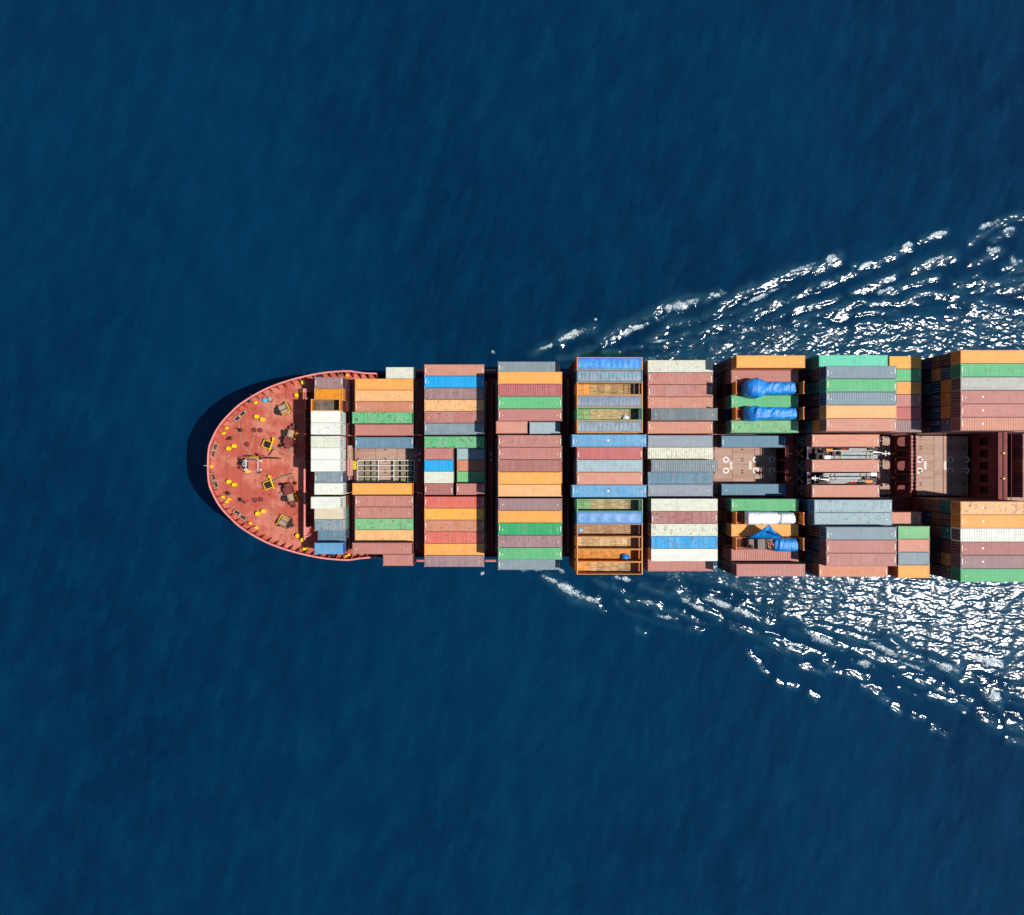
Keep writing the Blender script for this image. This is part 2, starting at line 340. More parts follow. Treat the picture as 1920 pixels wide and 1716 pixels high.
    f1 = noise(nt, vec, 2.6, 4, 0.7); f2 = noise(nt, vec, 0.7, 3, 0.6)
    lace = rng_(nt, math_(nt, 'ADD', math_(nt, 'MULTIPLY', fa, 0.40), math_(nt, 'ADD', math_(nt, 'MULTIPLY', f1, 0.9), math_(nt, 'MULTIPLY', f2, 0.25))), 0.74, 1.0)
    lace = math_(nt, 'MULTIPLY', lace, rng_(nt, fa, 0.05, 0.4))
    col = mixc(nt, math_(nt, 'MULTIPLY', math_(nt, 'MAXIMUM', fa, math_(nt, 'MULTIPLY', wk, 0.6)), 0.50), col, (0.03, 0.12, 0.175))
    col = mixc(nt, lace, col, (0.56, 0.64, 0.66))
    nt.links.new(col, bs.inputs['Base Color']); bs.inputs['IOR'].default_value = 1.333
    ro = math_(nt, 'ADD', math_(nt, 'MULTIPLY', wk, 0.15), 0.05); ro = math_(nt, 'ADD', ro, math_(nt, 'MULTIPLY', lace, 0.5))
    nt.links.new(ro, bs.inputs['Roughness'])
    b1 = N(nt, 'ShaderNodeBump'); b1.inputs['Distance'].default_value = 1.0
    b1.inputs['Strength'].default_value = 0.22
    calm = math_(nt, 'SUBTRACT', 1.0, wk, True); rip = noise(nt, rvec, 0.62, 5, 0.6)
    hgt = math_(nt, 'ADD', math_(nt, 'MULTIPLY', math_(nt, 'MULTIPLY', noise(nt, vmap(nt, vec, (0.8, 1.25, 1)), 1.5, 3, 0.5), 0.22), wk), math_(nt, 'MULTIPLY', lace, 0.05))
    hgt = math_(nt, 'ADD', hgt, math_(nt, 'MULTIPLY', math_(nt, 'MULTIPLY', rip, calm), 0.62))
    nt.links.new(hgt, b1.inputs['Height']); nt.links.new(b1.outputs[0], bs.inputs['Normal'])
    me.materials.append(m)
    o = link('sea', me); tag(o, None, None, None, 'structure'); return o
build_sea()

# ------------------------------------------------------------------ the ship
ship = tag(empty('container_ship', (0, CL, 0)), 'container ship with a salmon red foredeck, heading left across blue sea', 'ship')
def sp(name, mb, mat, smooth=False, color=None, parent=None):
    """a part of the ship, its mesh given in world coordinates"""
    me = mb if isinstance(mb, bpy.types.Mesh) else mb.mesh(name, mat, smooth)
    o = link(name, me, parent or ship, (0, -CL, 0) if parent is None else (0, 0, 0), 0, color); return o
ZD, ZB = 18.4, 20.0          # forecastle deck and bulwark top
DD, DB = CAM_H - ZD, CAM_H - ZB
# bulwark outline (upper half in the picture), mirrored about the centre line
OUT = [(388.5,873),(389.3,851),(391.5,836),(396,824),(405,806),(416,790),(430,775),(447,759),(472,742.5),(497,729),(526,717.5),(560,707.5),(595,700),(622,696.5),(653,694.8),(671,697.3),(690,699.2),(706,699.5)]
top = [(X(px, DB), -Y(py, DB) + CL) for px, py in OUT]       # (x, half breadth with minus)
top = [(x, abs(hb)) for x, hb in top]; top[0] = (top[0][0], 0.0)
def dense(pts, n):
    out = []
    for (a, b), (c, d) in zip(pts, pts[1:]):
        for k in range(n): t = k / n; out.append((a + (c - a) * t, b + (d - b) * t))
    return out + [pts[-1]]
def hermite(pts, n):
    P = [Vector(p) for p in pts]; out = []
    P = [Vector((P[1].x, -P[1].y))] + P + [P[-1] * 2 - P[-2]]
    for i in range(1, len(P) - 2):
        p0, p1, p2, p3 = P[i-1:i+3]
        for k in range(n):
            t = k / n
            out.append(tuple(0.5 * ((2*p1) + (p2-p0)*t + (2*p0-5*p1+4*p2-p3)*t*t + (3*p1-p0-3*p2+p3)*t**3)))
    return out + [tuple(P[-2])]
topc = hermite(top, 3)
def hb_at(x):
    for (a, b), (c, d) in zip(topc, topc[1:]):
        if a <= x <= c: return b + (d - b) * (x - a) / max(c - a, 1e-6)
    return topc[-1][1]
XE = topc[-1][0]
def level(z):
    """half outline of the hull at height z: raked stem, flare that dies out aft"""
    f = 1 - z / ZB; rake = 10.0 * f ** 0.8; pts = []
    for (x, hb) in topc:
        u = min(1, max(0, (x - topc[0][0]) / (XE - topc[0][0])))
        pts.append((x + rake * (1 - u) ** 1.0 + 6.0 * f * u * (1 - u), max(0.0, hb * (1 - 0.55 * f ** 0.8 * (1 - u) ** 0.7) if u < 1 else hb)))
    return pts
hull = MB(); levels = [-2.0, 2.0, 6.0, 10.0, 14.0, 17.0, ZD - 0.05]
rows = []
for z in levels:
    half = level(max(z, 0)); half = half + [(132.0, half[-1][1])]
    loop = [(x, CL + hb) for x, hb in half[::-1]] + [(x, CL - hb) for x, hb in half[1:]]
    b = len(hull.v); hull.v += [(x, y, min(z, 16.8) if x > XE + 1 else z) for x, y in loop]; rows.append((b, len(loop)))
for (b0, n), (b1, _) in zip(rows, rows[1:]):
    for i in range(n - 1): hull.f.append((b0+i+1, b0+i, b1+i, b1+i+1))
sp('hull', hull, M_HULL, True)
def inset(pts, d): return [(x + d * 0.7 if i < 6 else x, max(0, hb - d)) for i, (x, hb) in enumerate(pts)]
deck = [p for p in inset(topc, 0.06)]
mb = MB(); poly = [(x, CL + hb) for x, hb in deck[::-1]] + [(x, CL - hb) for x, hb in deck[1:]]
mb.prism(poly, ZD - 0.12, ZD); sp('forecastle_deck', mb, M_DECK)
mb = MB(); mb.box(XE + 0.02, 132, CL - topc[-1][1] + 0.02, CL + topc[-1][1] - 0.02, 16.6, 16.9); sp('main_deck', mb, M_STEEL)
# bulwark: both sides, with its cap rail and stays
wall = MB(); cap = MB()
loop = [(x, CL + hb) for x, hb in topc[::-1]] + [(x, CL - hb) for x, hb in topc[1:]]
def offs(loop, d):
    out = []
    for i, p in enumerate(loop):
        a = Vector(loop[max(0, i-1)]); c = Vector(loop[min(len(loop)-1, i+1)]); t = (c - a).normalized(); n = Vector((-t.y, t.x))
        out.append(tuple(Vector(p) + n * d))
    return out
inn = offs(loop, 0.16); inc = offs(loop, 0.30); outc = offs(loop, -0.05)
def strip(mb, A, B, z0, z1):
    b = len(mb.v); n = len(A)
    for (p, q) in zip(A, B): mb.v += [(*p, z0), (*q, z0), (*q, z1), (*p, z1)]
    for i in range(n - 1):
        k = b + 4*i
        mb.f += [(k, k+4, k+5, k+1), (k+1, k+5, k+6, k+2), (k+2, k+6, k+7, k+3), (k+3, k+7, k+4, k)]
    mb.f += [(b, b+1, b+2, b+3), (b+4*n-1, b+4*n-2, b+4*n-3, b+4*n-4)]
strip(wall, loop, inn, ZD - 0.5, ZB - 0.1); sp('bulwark', wall, M_DECK)
strip(cap, outc, inc, ZB - 0.1, ZB); sp('rail_cap', cap, M_CAP)
stay = MB(); stay.v = [(-.04,0,0),(.04,0,0),(.04,1.25,0),(-.04,1.25,0),(-.04,0,1.45),(.04,0,1.45),(.04,.35,1.45),(-.04,.35,1.45)]
stay.f = [(3,2,1,0),(4,5,6,7),(0,1,5,4),(1,2,6,5),(2,3,7,6),(3,0,4,7)]; staym = stay.mesh('bulwark_stay', M_DECK)
acc = 0; last = None
for i in range(len(loop) - 1):
    a, c = Vector(loop[i]), Vector(loop[i+1]); L = (c - a).length
    while acc < L:
        p = a + (c - a) * (acc / L); t = (c - a).normalized(); n = Vector((-t.y, t.x)); q = p + n * 0.17
        if q.x < 1e9: link('bulwark_stay', staym, ship, (q.x, q.y - CL, ZD + 0.01), math.atan2(n.y, n.x) - math.pi/2)
        acc += 1.75
    acc -= L
# jackstaff at the stem
mb = MB(); mb.bar((-62.7, CL, ZB), (-63.1, CL, ZB + 1.4), 0.05); sp('jackstaff', mb, M_WHT)
def D2(px, py, z=ZD): return X(px, CAM_H - z), Y(py, CAM_H - z)
# breakwater wall across the foredeck
mb = MB(); bx = X(571.5, CAM_H - 21.2)
y0, y1 = Y(1012, CAM_H-21), Y(736, CAM_H-21); mb.box(bx - .1, bx + .1, y0, y1, ZD + .01, 21.3)
for k in range(14):
    yy = y0 + (y1 - y0) * (k + .5) / 14; mb.prism([(bx + .11, yy - .06), (bx + 1.1, yy - .06), (bx + 1.1, yy + .06), (bx + .11, yy + .06)], ZD + .01, 20.2)
sp('breakwater', mb, M_DECK)
mb = MB(); mb.box(bx - .17, bx + .17, y0, Y(878, CAM_H-21.3), 21.302, 21.42); sp('breakwater_rail', mb, M_CAP)
for py in (742, 995):
    x, y = D2(577, py); mb = MB(); mb.box(x-.3,x+.4,y-1.3,y+1.3,ZD+.01,21.0); mb.bar((x+.6,y-1.0,ZD),(x+.6,y-1.0,21.6),.22,8); mb.bar((x+.7,y+.8,ZD),(x+.7,y+.8,21.2),.3,8); sp('vent_post', mb, M_CAP)

# ---- deck gear
bol = MB(); bol.lathe(0, 0, [(.44,0),(.44,.10),(.33,.12),(.33,.78),(.43,.80),(.43,.92)], 14); bolm = bol.mesh('bollard', M_YEL, False)
for px, py in [(480,781),(491,786.5),(427,841),(437.5,836.5),(427.5,903.5),(438,909),(482,963.5),(492.5,959),(555.5,741),(565.5,733.5),(568,717.5),(557.5,1004.5),(567,1012.5),(571,1028.5)]:
    x, y = D2(px, py, ZD + .9); link('bollard', bolm, ship, (x, y - CL, ZD))
fl = MB(); fl.box(-.85,-.62,-.5,.5,0,.62); fl.box(.62,.85,-.5,.5,0,.62); fl.box(-.62,.62,-.5,-.34,0,.4); fl.box(-.62,.62,.34,.5,0,.4); flm = fl.mesh('fairlead_frame', M_HATCH)
rl = MB(); rl.bar((-.45,0,.22),(.45,0,.22),.16,8); rl.bar((-.2,-.2,.02),(-.2,-.2,.5),.14,8); rl.bar((.25,.18,.02),(.25,.18,.5),.14,8); rlm = rl.mesh('roller', M_DARK)
for px, py, a in [(456,776,32),(446,785,34),(405,838,72),(401,851,76),(401,894,-76),(406,908,-72),(446,961,-38),(457,970,-36)]:
    x, y = D2(px, py); f = link('fairlead', flm, ship, (x, y - CL, ZD + .005), math.radians(a)); link('roller', rlm, f)
vb = MB(); vb.box(-.42,.42,-.3,.3,0,.5); vb.bar((-.2,0,.5),(-.2,0,.95),.16,8); vb.box(-.34,-.06,-.2,.2,.95,1.15); vbm = vb.mesh('yellow_vent', M_YEL)
for px, py, a in [(427,803,35),(421,813,20),(420,932,-20),(427,941,-35),(431,936,0),(481,755.5,30),(482,989,-30),(471,981,-40),(398,875,90),(612,709.5,10),(652,705,8),(655,1040,-8),(648,1043,0)]:
    x, y = D2(px, py); link('ventilator', vbm, ship, (x, y - CL, ZD + .005), math.radians(a)).scale = (.75, .75, .9)
ch = MB(); ch.lathe(0, 0, [(.28,0),(.28,.55),(.45,.6),(.45,.75),(.2,.85)], 10); ch.box(.5,1.2,-.12,.12,0,.35); chm = ch.mesh('mushroom_vent', M_DARK)
hat = MB(); hat.ring(0, 0, 0, .42, .55, .3, 14); hat.lathe(0, 0, [(.4,.02),(.4,.2)], 12); hatm = hat.mesh('manhole', M_STEEL)
for px, py in [(453,807),(434,822),(453,937),(470,752),(430,925),(600,706),(640,700),(625,1041)]:
    x, y = D2(px, py); link('mushroom_vent', chm, ship, (x, y - CL, ZD), random.random() * 6)
for px, py in [(477,806.5),(488,807),(478,938),(489,936.5),(507,750),(463,833)]:
    x, y = D2(px, py); link('manhole', hatm, ship, (x, y - CL, ZD))
for px, py, c in [(498,751,(90,190,220)),(507,748.5,(150,165,160))]:
    x, y = D2(px, py); mb = MB(); mb.lathe(0,0,[(.5,0),(.5,.6),(.3,.7)],12); sp_ = link('deck_drum', mb.mesh('deck_drum', M_TINT), ship, (x, y-CL, ZD), 0, alb(c))
# mooring winches and windlasses
def drum(name, p, q, r, fr, mat=M_ROPE):
    mb = MB(); p, q = Vector(p), Vector(q); mb.bar(p, q, r, 14); d = (q-p).normalized()
    mb.bar(p - d*.08, p, fr, 14); mb.bar(q, q + d*.08, fr, 14); return mb.mesh(name, mat)
def winch(px, py, ang):
    x, y = D2(px, py); w = link('mooring_winch', MB().box(-1.3,1.2,-1.3,1.3,0,.22).mesh('mooring_winch', M_STEEL), ship, (x, y-CL, ZD+.004), math.radians(ang))
    link('rope_drum', drum('rope_drum', (-.5,-.75,.85), (-.5,.75,.85), .58, .78), w); link('rope_drum', drum('rope_drum', (.55,-.75,.75), (.55,.75,.75), .42, .6), w)
    link('gear_box', MB().box(-.8,.9,-1.55,-.98,.22,1.25).box(-.4,.4,-2.1,-1.55,.22,.9).mesh('gear_box', M_DARK), w)
    link('guard_rail', MB().bar((-1.2,1.15,.2),(-1.2,1.15,1.2),.08).bar((1.1,1.15,.2),(1.1,1.15,1.2),.08).bar((-1.2,1.15,1.2),(1.1,1.15,1.2),.09).bar((1.1,1.15,1.2),(1.3,-.9,1.2),.09).mesh('guard_rail', M_YEL), w)
winch(534.5, 767, -65); winch(535.5, 977.5, 62)
def windlass(px, py, sgn):
    x, y = D2(px, py); w = link('windlass', MB().box(-1.6,1.6,-3.6,2.6,0,.2).mesh('windlass', M_DECK), ship, (x, y-CL, ZD+.004), math.radians(-14*sgn))
    if sgn < 0: w.scale = (1, -1, 1)
    link('rope_drum', drum('rope_drum', (0,.9,1.0), (0,2.3,1.0), .72, .95), w)
    link('chain_wheel', drum('chain_wheel', (0,-1.5,1.05), (0,-.9,1.05), .85, 1.05, M_STEEL), w)
    link('gear_box', MB().box(-.9,1.0,-.8,.7,.2,1.75).box(-.5,.5,2.4,3.3,.2,1.3).box(-1.5,-.9,-.2,.9,.2,.8).mesh('gear_box', M_STEEL), w)
    link('motor', MB().bar((-.9,.2,.7),(-.9,2.2,.7),.35,10).box(-1.9,-1.2,1.2,2.0,0.2,1.0).bar((.2,3.3,.8),(.2,3.9,.8),.4,10).mesh('motor', M_DARK), w)
    link('brake_stand', MB().bar((1.4,.6,.2),(1.4,.6,1.5),.12).box(1.2,1.7,1.4,1.6,.2,1.3).bar((1.5,2.6,.2),(1.5,2.6,1.3),.08).bar((1.5,1.6,1.3),(1.5,2.6,1.3),.08).mesh('brake_stand', M_YEL), w)
windlass(544, 826, 1); windlass(544, 920, -1)
lk = MB(); lk.ring(0, 0, 0, .13, .27, .12, 8); lkm = lk.mesh('chain_link', M_ROPE)
def chain(p0, p1, sag):
    a, b = Vector((*D2(*p0), ZD+.55)), Vector((*D2(*p1), ZD+.9)); n = 17
    for k in range(n):
        t = k/(n-1); p = a.lerp(b, t); p.z += -.3*math.sin(math.pi*t); p.y += sag*math.sin(math.pi*t)
        o = link('chain_link', lkm, ship, (p.x, p.y-CL, p.z), math.atan2(b.y-a.y, b.x-a.x)); o.scale = (1.3, .8, 1)
        if k % 2: o.rotation_euler[0] = 1.2
chain((511,836), (551,852), -.35); chain((511,905), (551,890), .35)
for px, py, sg in [(504,834,1),(506,909,-1)]:
    x, y = D2(px, py); a = math.radians(-20*sg)
    st_ = link('chain_stopper', MB().box(-1.0,1.0,-.25,.25,0,.7).box(-.6,.5,-.7,.7,0,.5).box(-.2,.3,-.4,.4,.5,1.0).box(-1.3,-.9,.5,1.0,0,.6).mesh('chain_stopper', M_DARK), ship, (x, y-CL, ZD+.003), a)
    link('stopper_frame', MB().beam((-1.0,-.8,.9),(.9,-.8,.9),.12,.12).beam((-1.0,.8,.9),(.9,.8,.9),.12,.12).beam((.9,-1.2,.9),(.9,1.6,.9),.26,.24).beam((-1.0,-.8,.9),(-1.0,.8,.9),.13,.12).bar((.9,1.7,.3),(.9,1.7,1.3),.27,10).bar((-1.0,-.8,0),(-1.0,-.8,.9),.07).bar((-1.0,.8,0),(-1.0,.8,.9),.07).mesh('stopper_frame', M_YEL), st_)
dbm = MB().box(-.35,.35,-.25,.25,0,.7).bar((-.2,0,.7),(.2,0,.95),.08,6).mesh('deck_box', M_DARK)
dbr = MB().box(-.45,.3,-.2,.2,0,.5).box(.0,.25,-.35,.35,.1,.8).mesh('deck_box', M_ROPE)
random.seed(77)
for px, py in [(529,822),(533,815),(538,838),(549,812),(553,836),(530,925),(534,932),(540,908),(550,932),(554,906),(527,836),(528,908),(524,762),(543,772),(525,984),(545,972),(462,866),(487,884),(494,858),(547,842),(547,900)]:
    x, y = D2(px, py); link('deck_box', random.choice((dbm, dbm, dbr)), ship, (x, y-CL, ZD+.004), random.random()*3)
sw = MB().bar((0,0,.05),(1,0,.05),.035,5).mesh('weld_seam', M_STEEL)
for px, y0_, y1_ in [(425,812,934),(452,780,966),(480,752,990),(508,735,1008),(536,722,1018)]:
    (xa_, ya_), (xb_, yb_) = D2(px, y0_), D2(px, y1_); l = link('weld_seam', sw, ship, (xa_, ya_-CL, ZD-.04), -math.pi/2); l.scale = (ya_-yb_, 1, 1)
# foremast house with white railing, funnel-like pipe and yard
fx, fy = D2(473, 872.5, ZD + 5.0)
fm = link('foremast', MB().box(-.95,.95,-1.0,1.0,0,4.3).mesh('foremast', M_DECK), ship, (fx, fy-CL, ZD+.01))
link('platform', MB().box(-1.1,1.1,-1.15,1.15,4.302,4.42).mesh('platform', M_DECK), fm)
rail = MB()
for z in (4.9, 5.4):
    rail.bar((-1.3,-1.4,z),(1.3,-1.4,z),.03).bar((-1.3,1.4,z),(1.3,1.4,z),.03).bar((-1.3,-1.4,z),(-1.3,1.4,z),.03).bar((1.3,-1.4,z),(1.3,1.4,z),.03)
for k in range(5):
    t = -1.3 + .65*k; rail.bar((t,-1.4,4.4),(t,-1.4,5.45),.045).bar((t,1.4,4.4),(t,1.4,5.45),.045); t *= 1.07; rail.bar((-1.3,t,4.4),(-1.3,t,5.45),.045).bar((1.3,t,4.4),(1.3,t,5.45),.045)
link('railing', rail.mesh('railing', M_WHT), fm)
for xx, yy in ((-1.7,-1.0),(-1.7,1.0),(1.7,-1.0),(1.7,1.0)):
    link('light_box', MB().box(xx-.14,xx+.14,yy-.16,yy+.16,4.3,4.9).bar((xx*.6,yy*.8,4.1),(xx,yy,4.35),.07).mesh('light_box', M_WHT), fm)
link('vent_pipe', MB().bar((-2.2,.2,0),(-2.2,.2,3.6),.6,14).box(-2.7,-1.5,-.5,1.3,0,1.8).bar((-3.2,.9,0),(-3.2,.9,2.2),.3,10).mesh('vent_pipe', M_GREY), fm)
link('ladder', MB().bar((-.45,1.9,0),(-.45,1.75,5.2),.1).bar((.1,1.9,0),(.1,1.75,5.2),.1).box(-.45,.1,1.75,1.95,2.4,2.5).box(-.45,.1,1.75,1.95,3.4,3.5).mesh('ladder', M_YEL), fm)
link('locker_or_dark_box', MB().box(-3.2,-2.2,-1.7,-.9,0,.9).bar((-2.7,-1.3,.9),(-2.7,-1.3,1.4),.2).mesh('locker_or_dark_box', M_YEL), fm)
link('side_platform', MB().box(-1.9,-.95,-.9,.9,2.8,2.9).box(.95,1.6,.4,1.6,2.0,2.1).bar((1.3,1.9,0),(1.3,1.9,3.0),.2,8).bar((.6,2.1,0),(.6,2.3,2.6),.2,8).mesh('side_platform', M_DECK), fm)
link('boom', MB().bar((1.5,1.6,2.6),(5.2,1.5,1.7),.12).bar((1.4,1.6,0),(1.5,1.6,2.7),.16).bar((1.7,2.2,0),(2.9,3.6,.3),.14).mesh('boom', M_DARK), fm)
for k, pts in enumerate([[(488,882),(500,892),(520,900)],[(488,950),(505,948),(518,952),(514,962),(500,970),(520,985),(545,1000)],[(480,800),(470,840),(462,860)],[(405,845),(430,870),(455,880)],[(448,793),(452,830),(470,852)],[(470,740),(500,757),(535,770)]]):
    mb = MB(); P = [Vector((*D2(a, b), ZD + .06)) for a, b in pts]
    for a, b in zip(P, P[1:]): mb.bar(a, b, .07, 5)
    sp('mooring_rope', mb, M_ROPE)

# ------------------------------------------------------------------ hatch covers, lashing bridges
ZHS = [19.6, 19.6, 20.4, 21.6, 23.0, 24.3, 25.6, 27.0, 29.0, 29.0]
ZH = 19.6
def rowy(i): return CL - ((i - 9) * 2.5 + (0.3 if i >= 12 else -0.3 if i <= 6 else 0))
HATCH_X = [(-38.2,-31.2),(-30.2,-16.0),(-14.3,-0.6),(1.2,15.2),(16.8,30.8),(31.9,46.2),(47.2,61.4),(63.0,84.9),(89.1,99.8),(102.5,126)]
sock = MB().box(-.2,.2,-.12,.12,0,.07).mesh('lashing_socket', M_DARK)
ringm = MB().ring(0, 0, 0, .38, .66, .03, 20).mesh('ring_mark', M_WHT)
for k, (hx0, hx1) in enumerate(HATCH_X):
    ZH = ZHS[k]
    for blk, (ra, rb) in enumerate(((1.55, 6.0), (7, 11), (12, 16.45))):
        ya, yb = rowy(int(ra)) + 1.23, rowy(int(rb)) - 1.23
        if ra == 1.55: ya = rowy(1) - 1.5
        if rb == 16.45: yb = rowy(17) + 1.5
        n = 3 if blk == 1 else 2
        h = link('hatch_cover', MB().box(hx0, hx1, yb, ya, 16.9, ZH - .12).mesh('hatch_cover', M_STEEL), ship, (0, -CL, 0))
        for j in range(n):
            a, b = hx0 + (hx1-hx0)*j/n, hx0 + (hx1-hx0)*(j+1)/n
            link('panel', MB().box(a+.04, b-.04, yb+.03, ya-.03, ZH-.119, ZH).mesh('panel', M_HATCH), h)
        if blk == 1:
            for r in range(7, 12):
                for sx in (hx0 + .8, hx0 + 6.9, hx1 - .9):
                    for s in (-1, 1): link('lashing_socket', sock, h, (sx, rowy(r) + s*1.0, ZH + .003))
            if k in (6, 8):
                for px in ((1361,1417,1447) if k == 6 else (1724,1781.5,1812)):
                    for py in (862, 882.5): link('ring_mark', ringm, h, (X(px, CAM_H-ZH), Y(py, CAM_H-ZH), ZH + .003))
                for px in ((1371,1407) if k == 6 else (1735,1772)):     # the small worn stencil
                    st = MB(); x = X(px, CAM_H - ZH)
                    for q in range(6):
                        y = Y(866 + q*2.6, CAM_H - ZH); st.box(x-.3,x+.3,y-.1,y+.03,ZH+.002,ZH+.006)
                        st.box(x-.3+.3*(q%2),x-.1+.3*(q%2),y-.2,y+.1,ZH+.007,ZH+.009)
                    link('stencil', st.mesh('stencil', M_WHT), h)
postm = MB().box(-.16,.16,-.16,.16,0,1).mesh('post', M_STEEL)
BR = [(-30.85,18.2),(-15.3,21.5),(0.3,23),(16.0,24.5),(31.35,26),(46.7,27.0),(62.3,29.5),(77.9,29.0),(101.2,36.0)]
HB0 = min(21.0, topc[-1][1] - 1.2)
for k, (x, zt) in enumerate(BR):
    wdt = .55 if k < 6 else .9
    hb = min(HB0, hb_at(x) - 1.6) if k < 1 else HB0 - (0.4 if k < 3 else 0)
    lb = link('lashing_bridge', MB().box(x-wdt, x+wdt, CL-hb, CL+hb, zt-.15, zt).mesh('lashing_bridge', M_STEEL), ship, (0, -CL, 0))
    for i in range(18):
        y = (rowy(i) + rowy(i+1))/2 if 0 < i < 17 else (rowy(1)+1.25 if i == 0 else rowy(17)-1.25)
        if abs(y - CL) > hb: continue
        for sg in (-1, 1):
            p = link('post', postm, lb, (x + sg*(wdt-.16), y, 16.9)); p.scale = (1, 1, zt-.15-16.9)
    link('hand_rail', MB().bar((x+wdt-.05,CL-hb,zt+1.0),(x+wdt-.05,CL+hb,zt+1.0),.06).bar((x-wdt+.05,CL-hb,zt+1.0),(x-wdt+.05,CL+hb,zt+1.0),.06).mesh('hand_rail', M_STEEL), lb)
    if k == 8:
        fp = MB()
        for za, zb in ((29.2, 31.5), (33.5, 35.8)): fp.box(x-wdt-.06, x-wdt-.01, CL-6.2, CL+6.2, za, zb)
        for q in range(6): fp.box(x-wdt-.14, x-wdt-.07, CL-6.25+2.5*q-.5, CL-6.25+2.5*q+.5, 29.2, 35.8)
        link('face_plate', fp.mesh('face_plate', M_STEEL), lb); link('sun_block_plate', MB().box(x-.05, x+.05, CL-6.3, CL+6.3, 29.05, 35.8).mesh('sun_block_plate', M_STEEL), lb); link('walkway', MB().box(x-wdt+.02, x+wdt-.02, CL-hb, CL+hb, 32.4, 32.5).mesh('walkway', M_STEEL), lb)  # plate behind the face added to block sun through the openings, keeping the shadow solid
# between the eighth and ninth blocks: walkway with oval openings and pipes
def oval_plate(x, z0, z1, specs):
    """upright cross plate; specs = (centre y, width, opening half width, exponent)"""
    mb = MB()
    for c, w, r, e in specs:
        zc = (z0+z1)/2; hz = (z1-z0)*.31; pts = []; out = []
        for q in range(16):
            t = 2*math.pi*(q+.5)/16; pts.append((c + r*math.copysign(abs(math.cos(t))**e, math.cos(t)), zc + hz*math.copysign(abs(math.sin(t))**e, math.sin(t))))
            m = max(abs(math.cos(t)), abs(math.sin(t))); out.append((c + w/2*math.cos(t)/m, zc + (z1-z0)/2*math.sin(t)/m))
        for q in (1, 5, 9, 13):
            pass
        b = len(mb.v)
        for dx in (0, .12):
            mb.v += [(x+dx, p[0], p[1]) for p in pts] + [(x+dx, p[0], p[1]) for p in out]
        for q in range(16):
            r2 = (q+1) % 16
            mb.f += [(b+q, b+r2, b+16+r2, b+16+q), (b+32+q, b+48+q, b+48+r2, b+32+r2), (b+q, b+32+q, b+32+r2, b+r2)]
        for cy in (c - w/2, c + w/2): mb.box(x-.1, x-.001, cy-.14, cy+.14, z0, z1)
    mb.box(x-.12, x+.24, CL-6.3, CL+6.3, z1-.28, z1+.02); mb.box(x-.12, x+.24, CL-6.3, CL+6.3, z0-.02, z0+.26)
    return mb
sp('cross_plate', oval_plate(85.6, 27.2, 32.2, [(CL+5.0-2.5*q, 2.5, .98 if q % 2 == 0 else .62, .6 if q % 2 == 0 else .35) for q in range(5)]), M_STEEL)
for q in (1, 3): sp('locker_or_dark_box', MB().box(85.85, 86.7, CL+5.0-2.5*q-.8, CL+5.0-2.5*q+.8, 27.2, 31.6), M_DARK)  # dark boxes added behind the narrow openings to stand in for their shaded inside
sp('cross_deck', MB().box(84.95, 89.0, CL-20.5, CL+20.5, 26.6, 27.15), M_STEEL)
for xx, zz in ((85.65, 32.45), (86.75, 32.25)):
    sp('cable_pipe', MB().bar((xx, CL-5.0, zz), (xx, CL+6.2, zz), .13, 8), M_CAP)
    for k in range(15): sp('pipe_clamp', MB().box(xx-.22, xx+.22, CL-4.8+.75*k, CL-4.5+.75*k, zz-.16, zz+.17), M_HATCH)
for xx, zz in ((62.3, 29.6), (101.2, 36.1), (84.6, 28.2)):
    for sg in (-1, 1): sp('deck_lamp', MB().box(xx-.3, xx+.3, CL+2.5*sg-.12, CL+2.5*sg+.12, zz, zz+.2), M_YEL)
for x in (-15.3, .3):
    for y in (CL+2.6, CL+1.2): sp('deck_lamp', MB().box(x-.25, x+.25, y-.25, y+.25, 23.2, 23.5), M_GREY)

x0_, x1_ = X(650, CAM_H-21), X(661.5, CAM_H-21)
wp = sp('access_platform', MB().box(x0_, x1_, Y(892, CAM_H-21), Y(835, CAM_H-21), 20.7, 21.0).box(x1_-.9, x1_, Y(862, CAM_H-21), Y(836, CAM_H-21), 21.01, 22.2), M_HATCH)
for py in (868.5, 876.5):
    link('valve_wheel', MB().ring(X(664, CAM_H-20.6), Y(py, CAM_H-20.6), 20.2, .2, .5, .2, 12).bar((X(664, CAM_H-20.6)-.4, Y(py, CAM_H-20.6), 20.3), (X(664, CAM_H-20.6)+.4, Y(py, CAM_H-20.6), 20.3), .08).mesh('valve_wheel', M_YEL), wp)
link('pipe_run', MB().bar((x0_+.3, Y(890, CAM_H-21), 21.1), (x0_+.3, Y(837, CAM_H-21), 21.1), .12, 8).bar((x0_+.8, Y(888, CAM_H-21), 21.15), (x0_+.8, Y(840, CAM_H-21), 21.15), .09, 8).mesh('pipe_run', M_CAP), wp)
for xx in (-15.3, .3):
    for sg in (-1, 1):
        sr = MB()
        for k in range(6): sr.box(xx-1.2+.4*k, xx-1.0+.4*k, CL+sg*21.55-.22, CL+sg*21.55+.22, 16.9, 17.9)
        sr.bar((xx-1.2, CL+sg*21.7, 17.8), (xx+1.2, CL+sg*21.7, 17.8), .12, 6); sp('side_rail', sr, M_CAP)
def rods(x, rows_, z0, hgt):
    for r in rows_:
        for sg in (-1, 1):
            p = (x, rowy(r) - CL - sg*1.1, z0); q = (x + .28, rowy(r) - CL + sg*1.0, z0 + hgt)
            link('lashing_rod', MB().bar((0,0,0), (.28, 2.1*sg, hgt), .035, 5).mesh('lashing_rod', M_ROPE), ship, p)
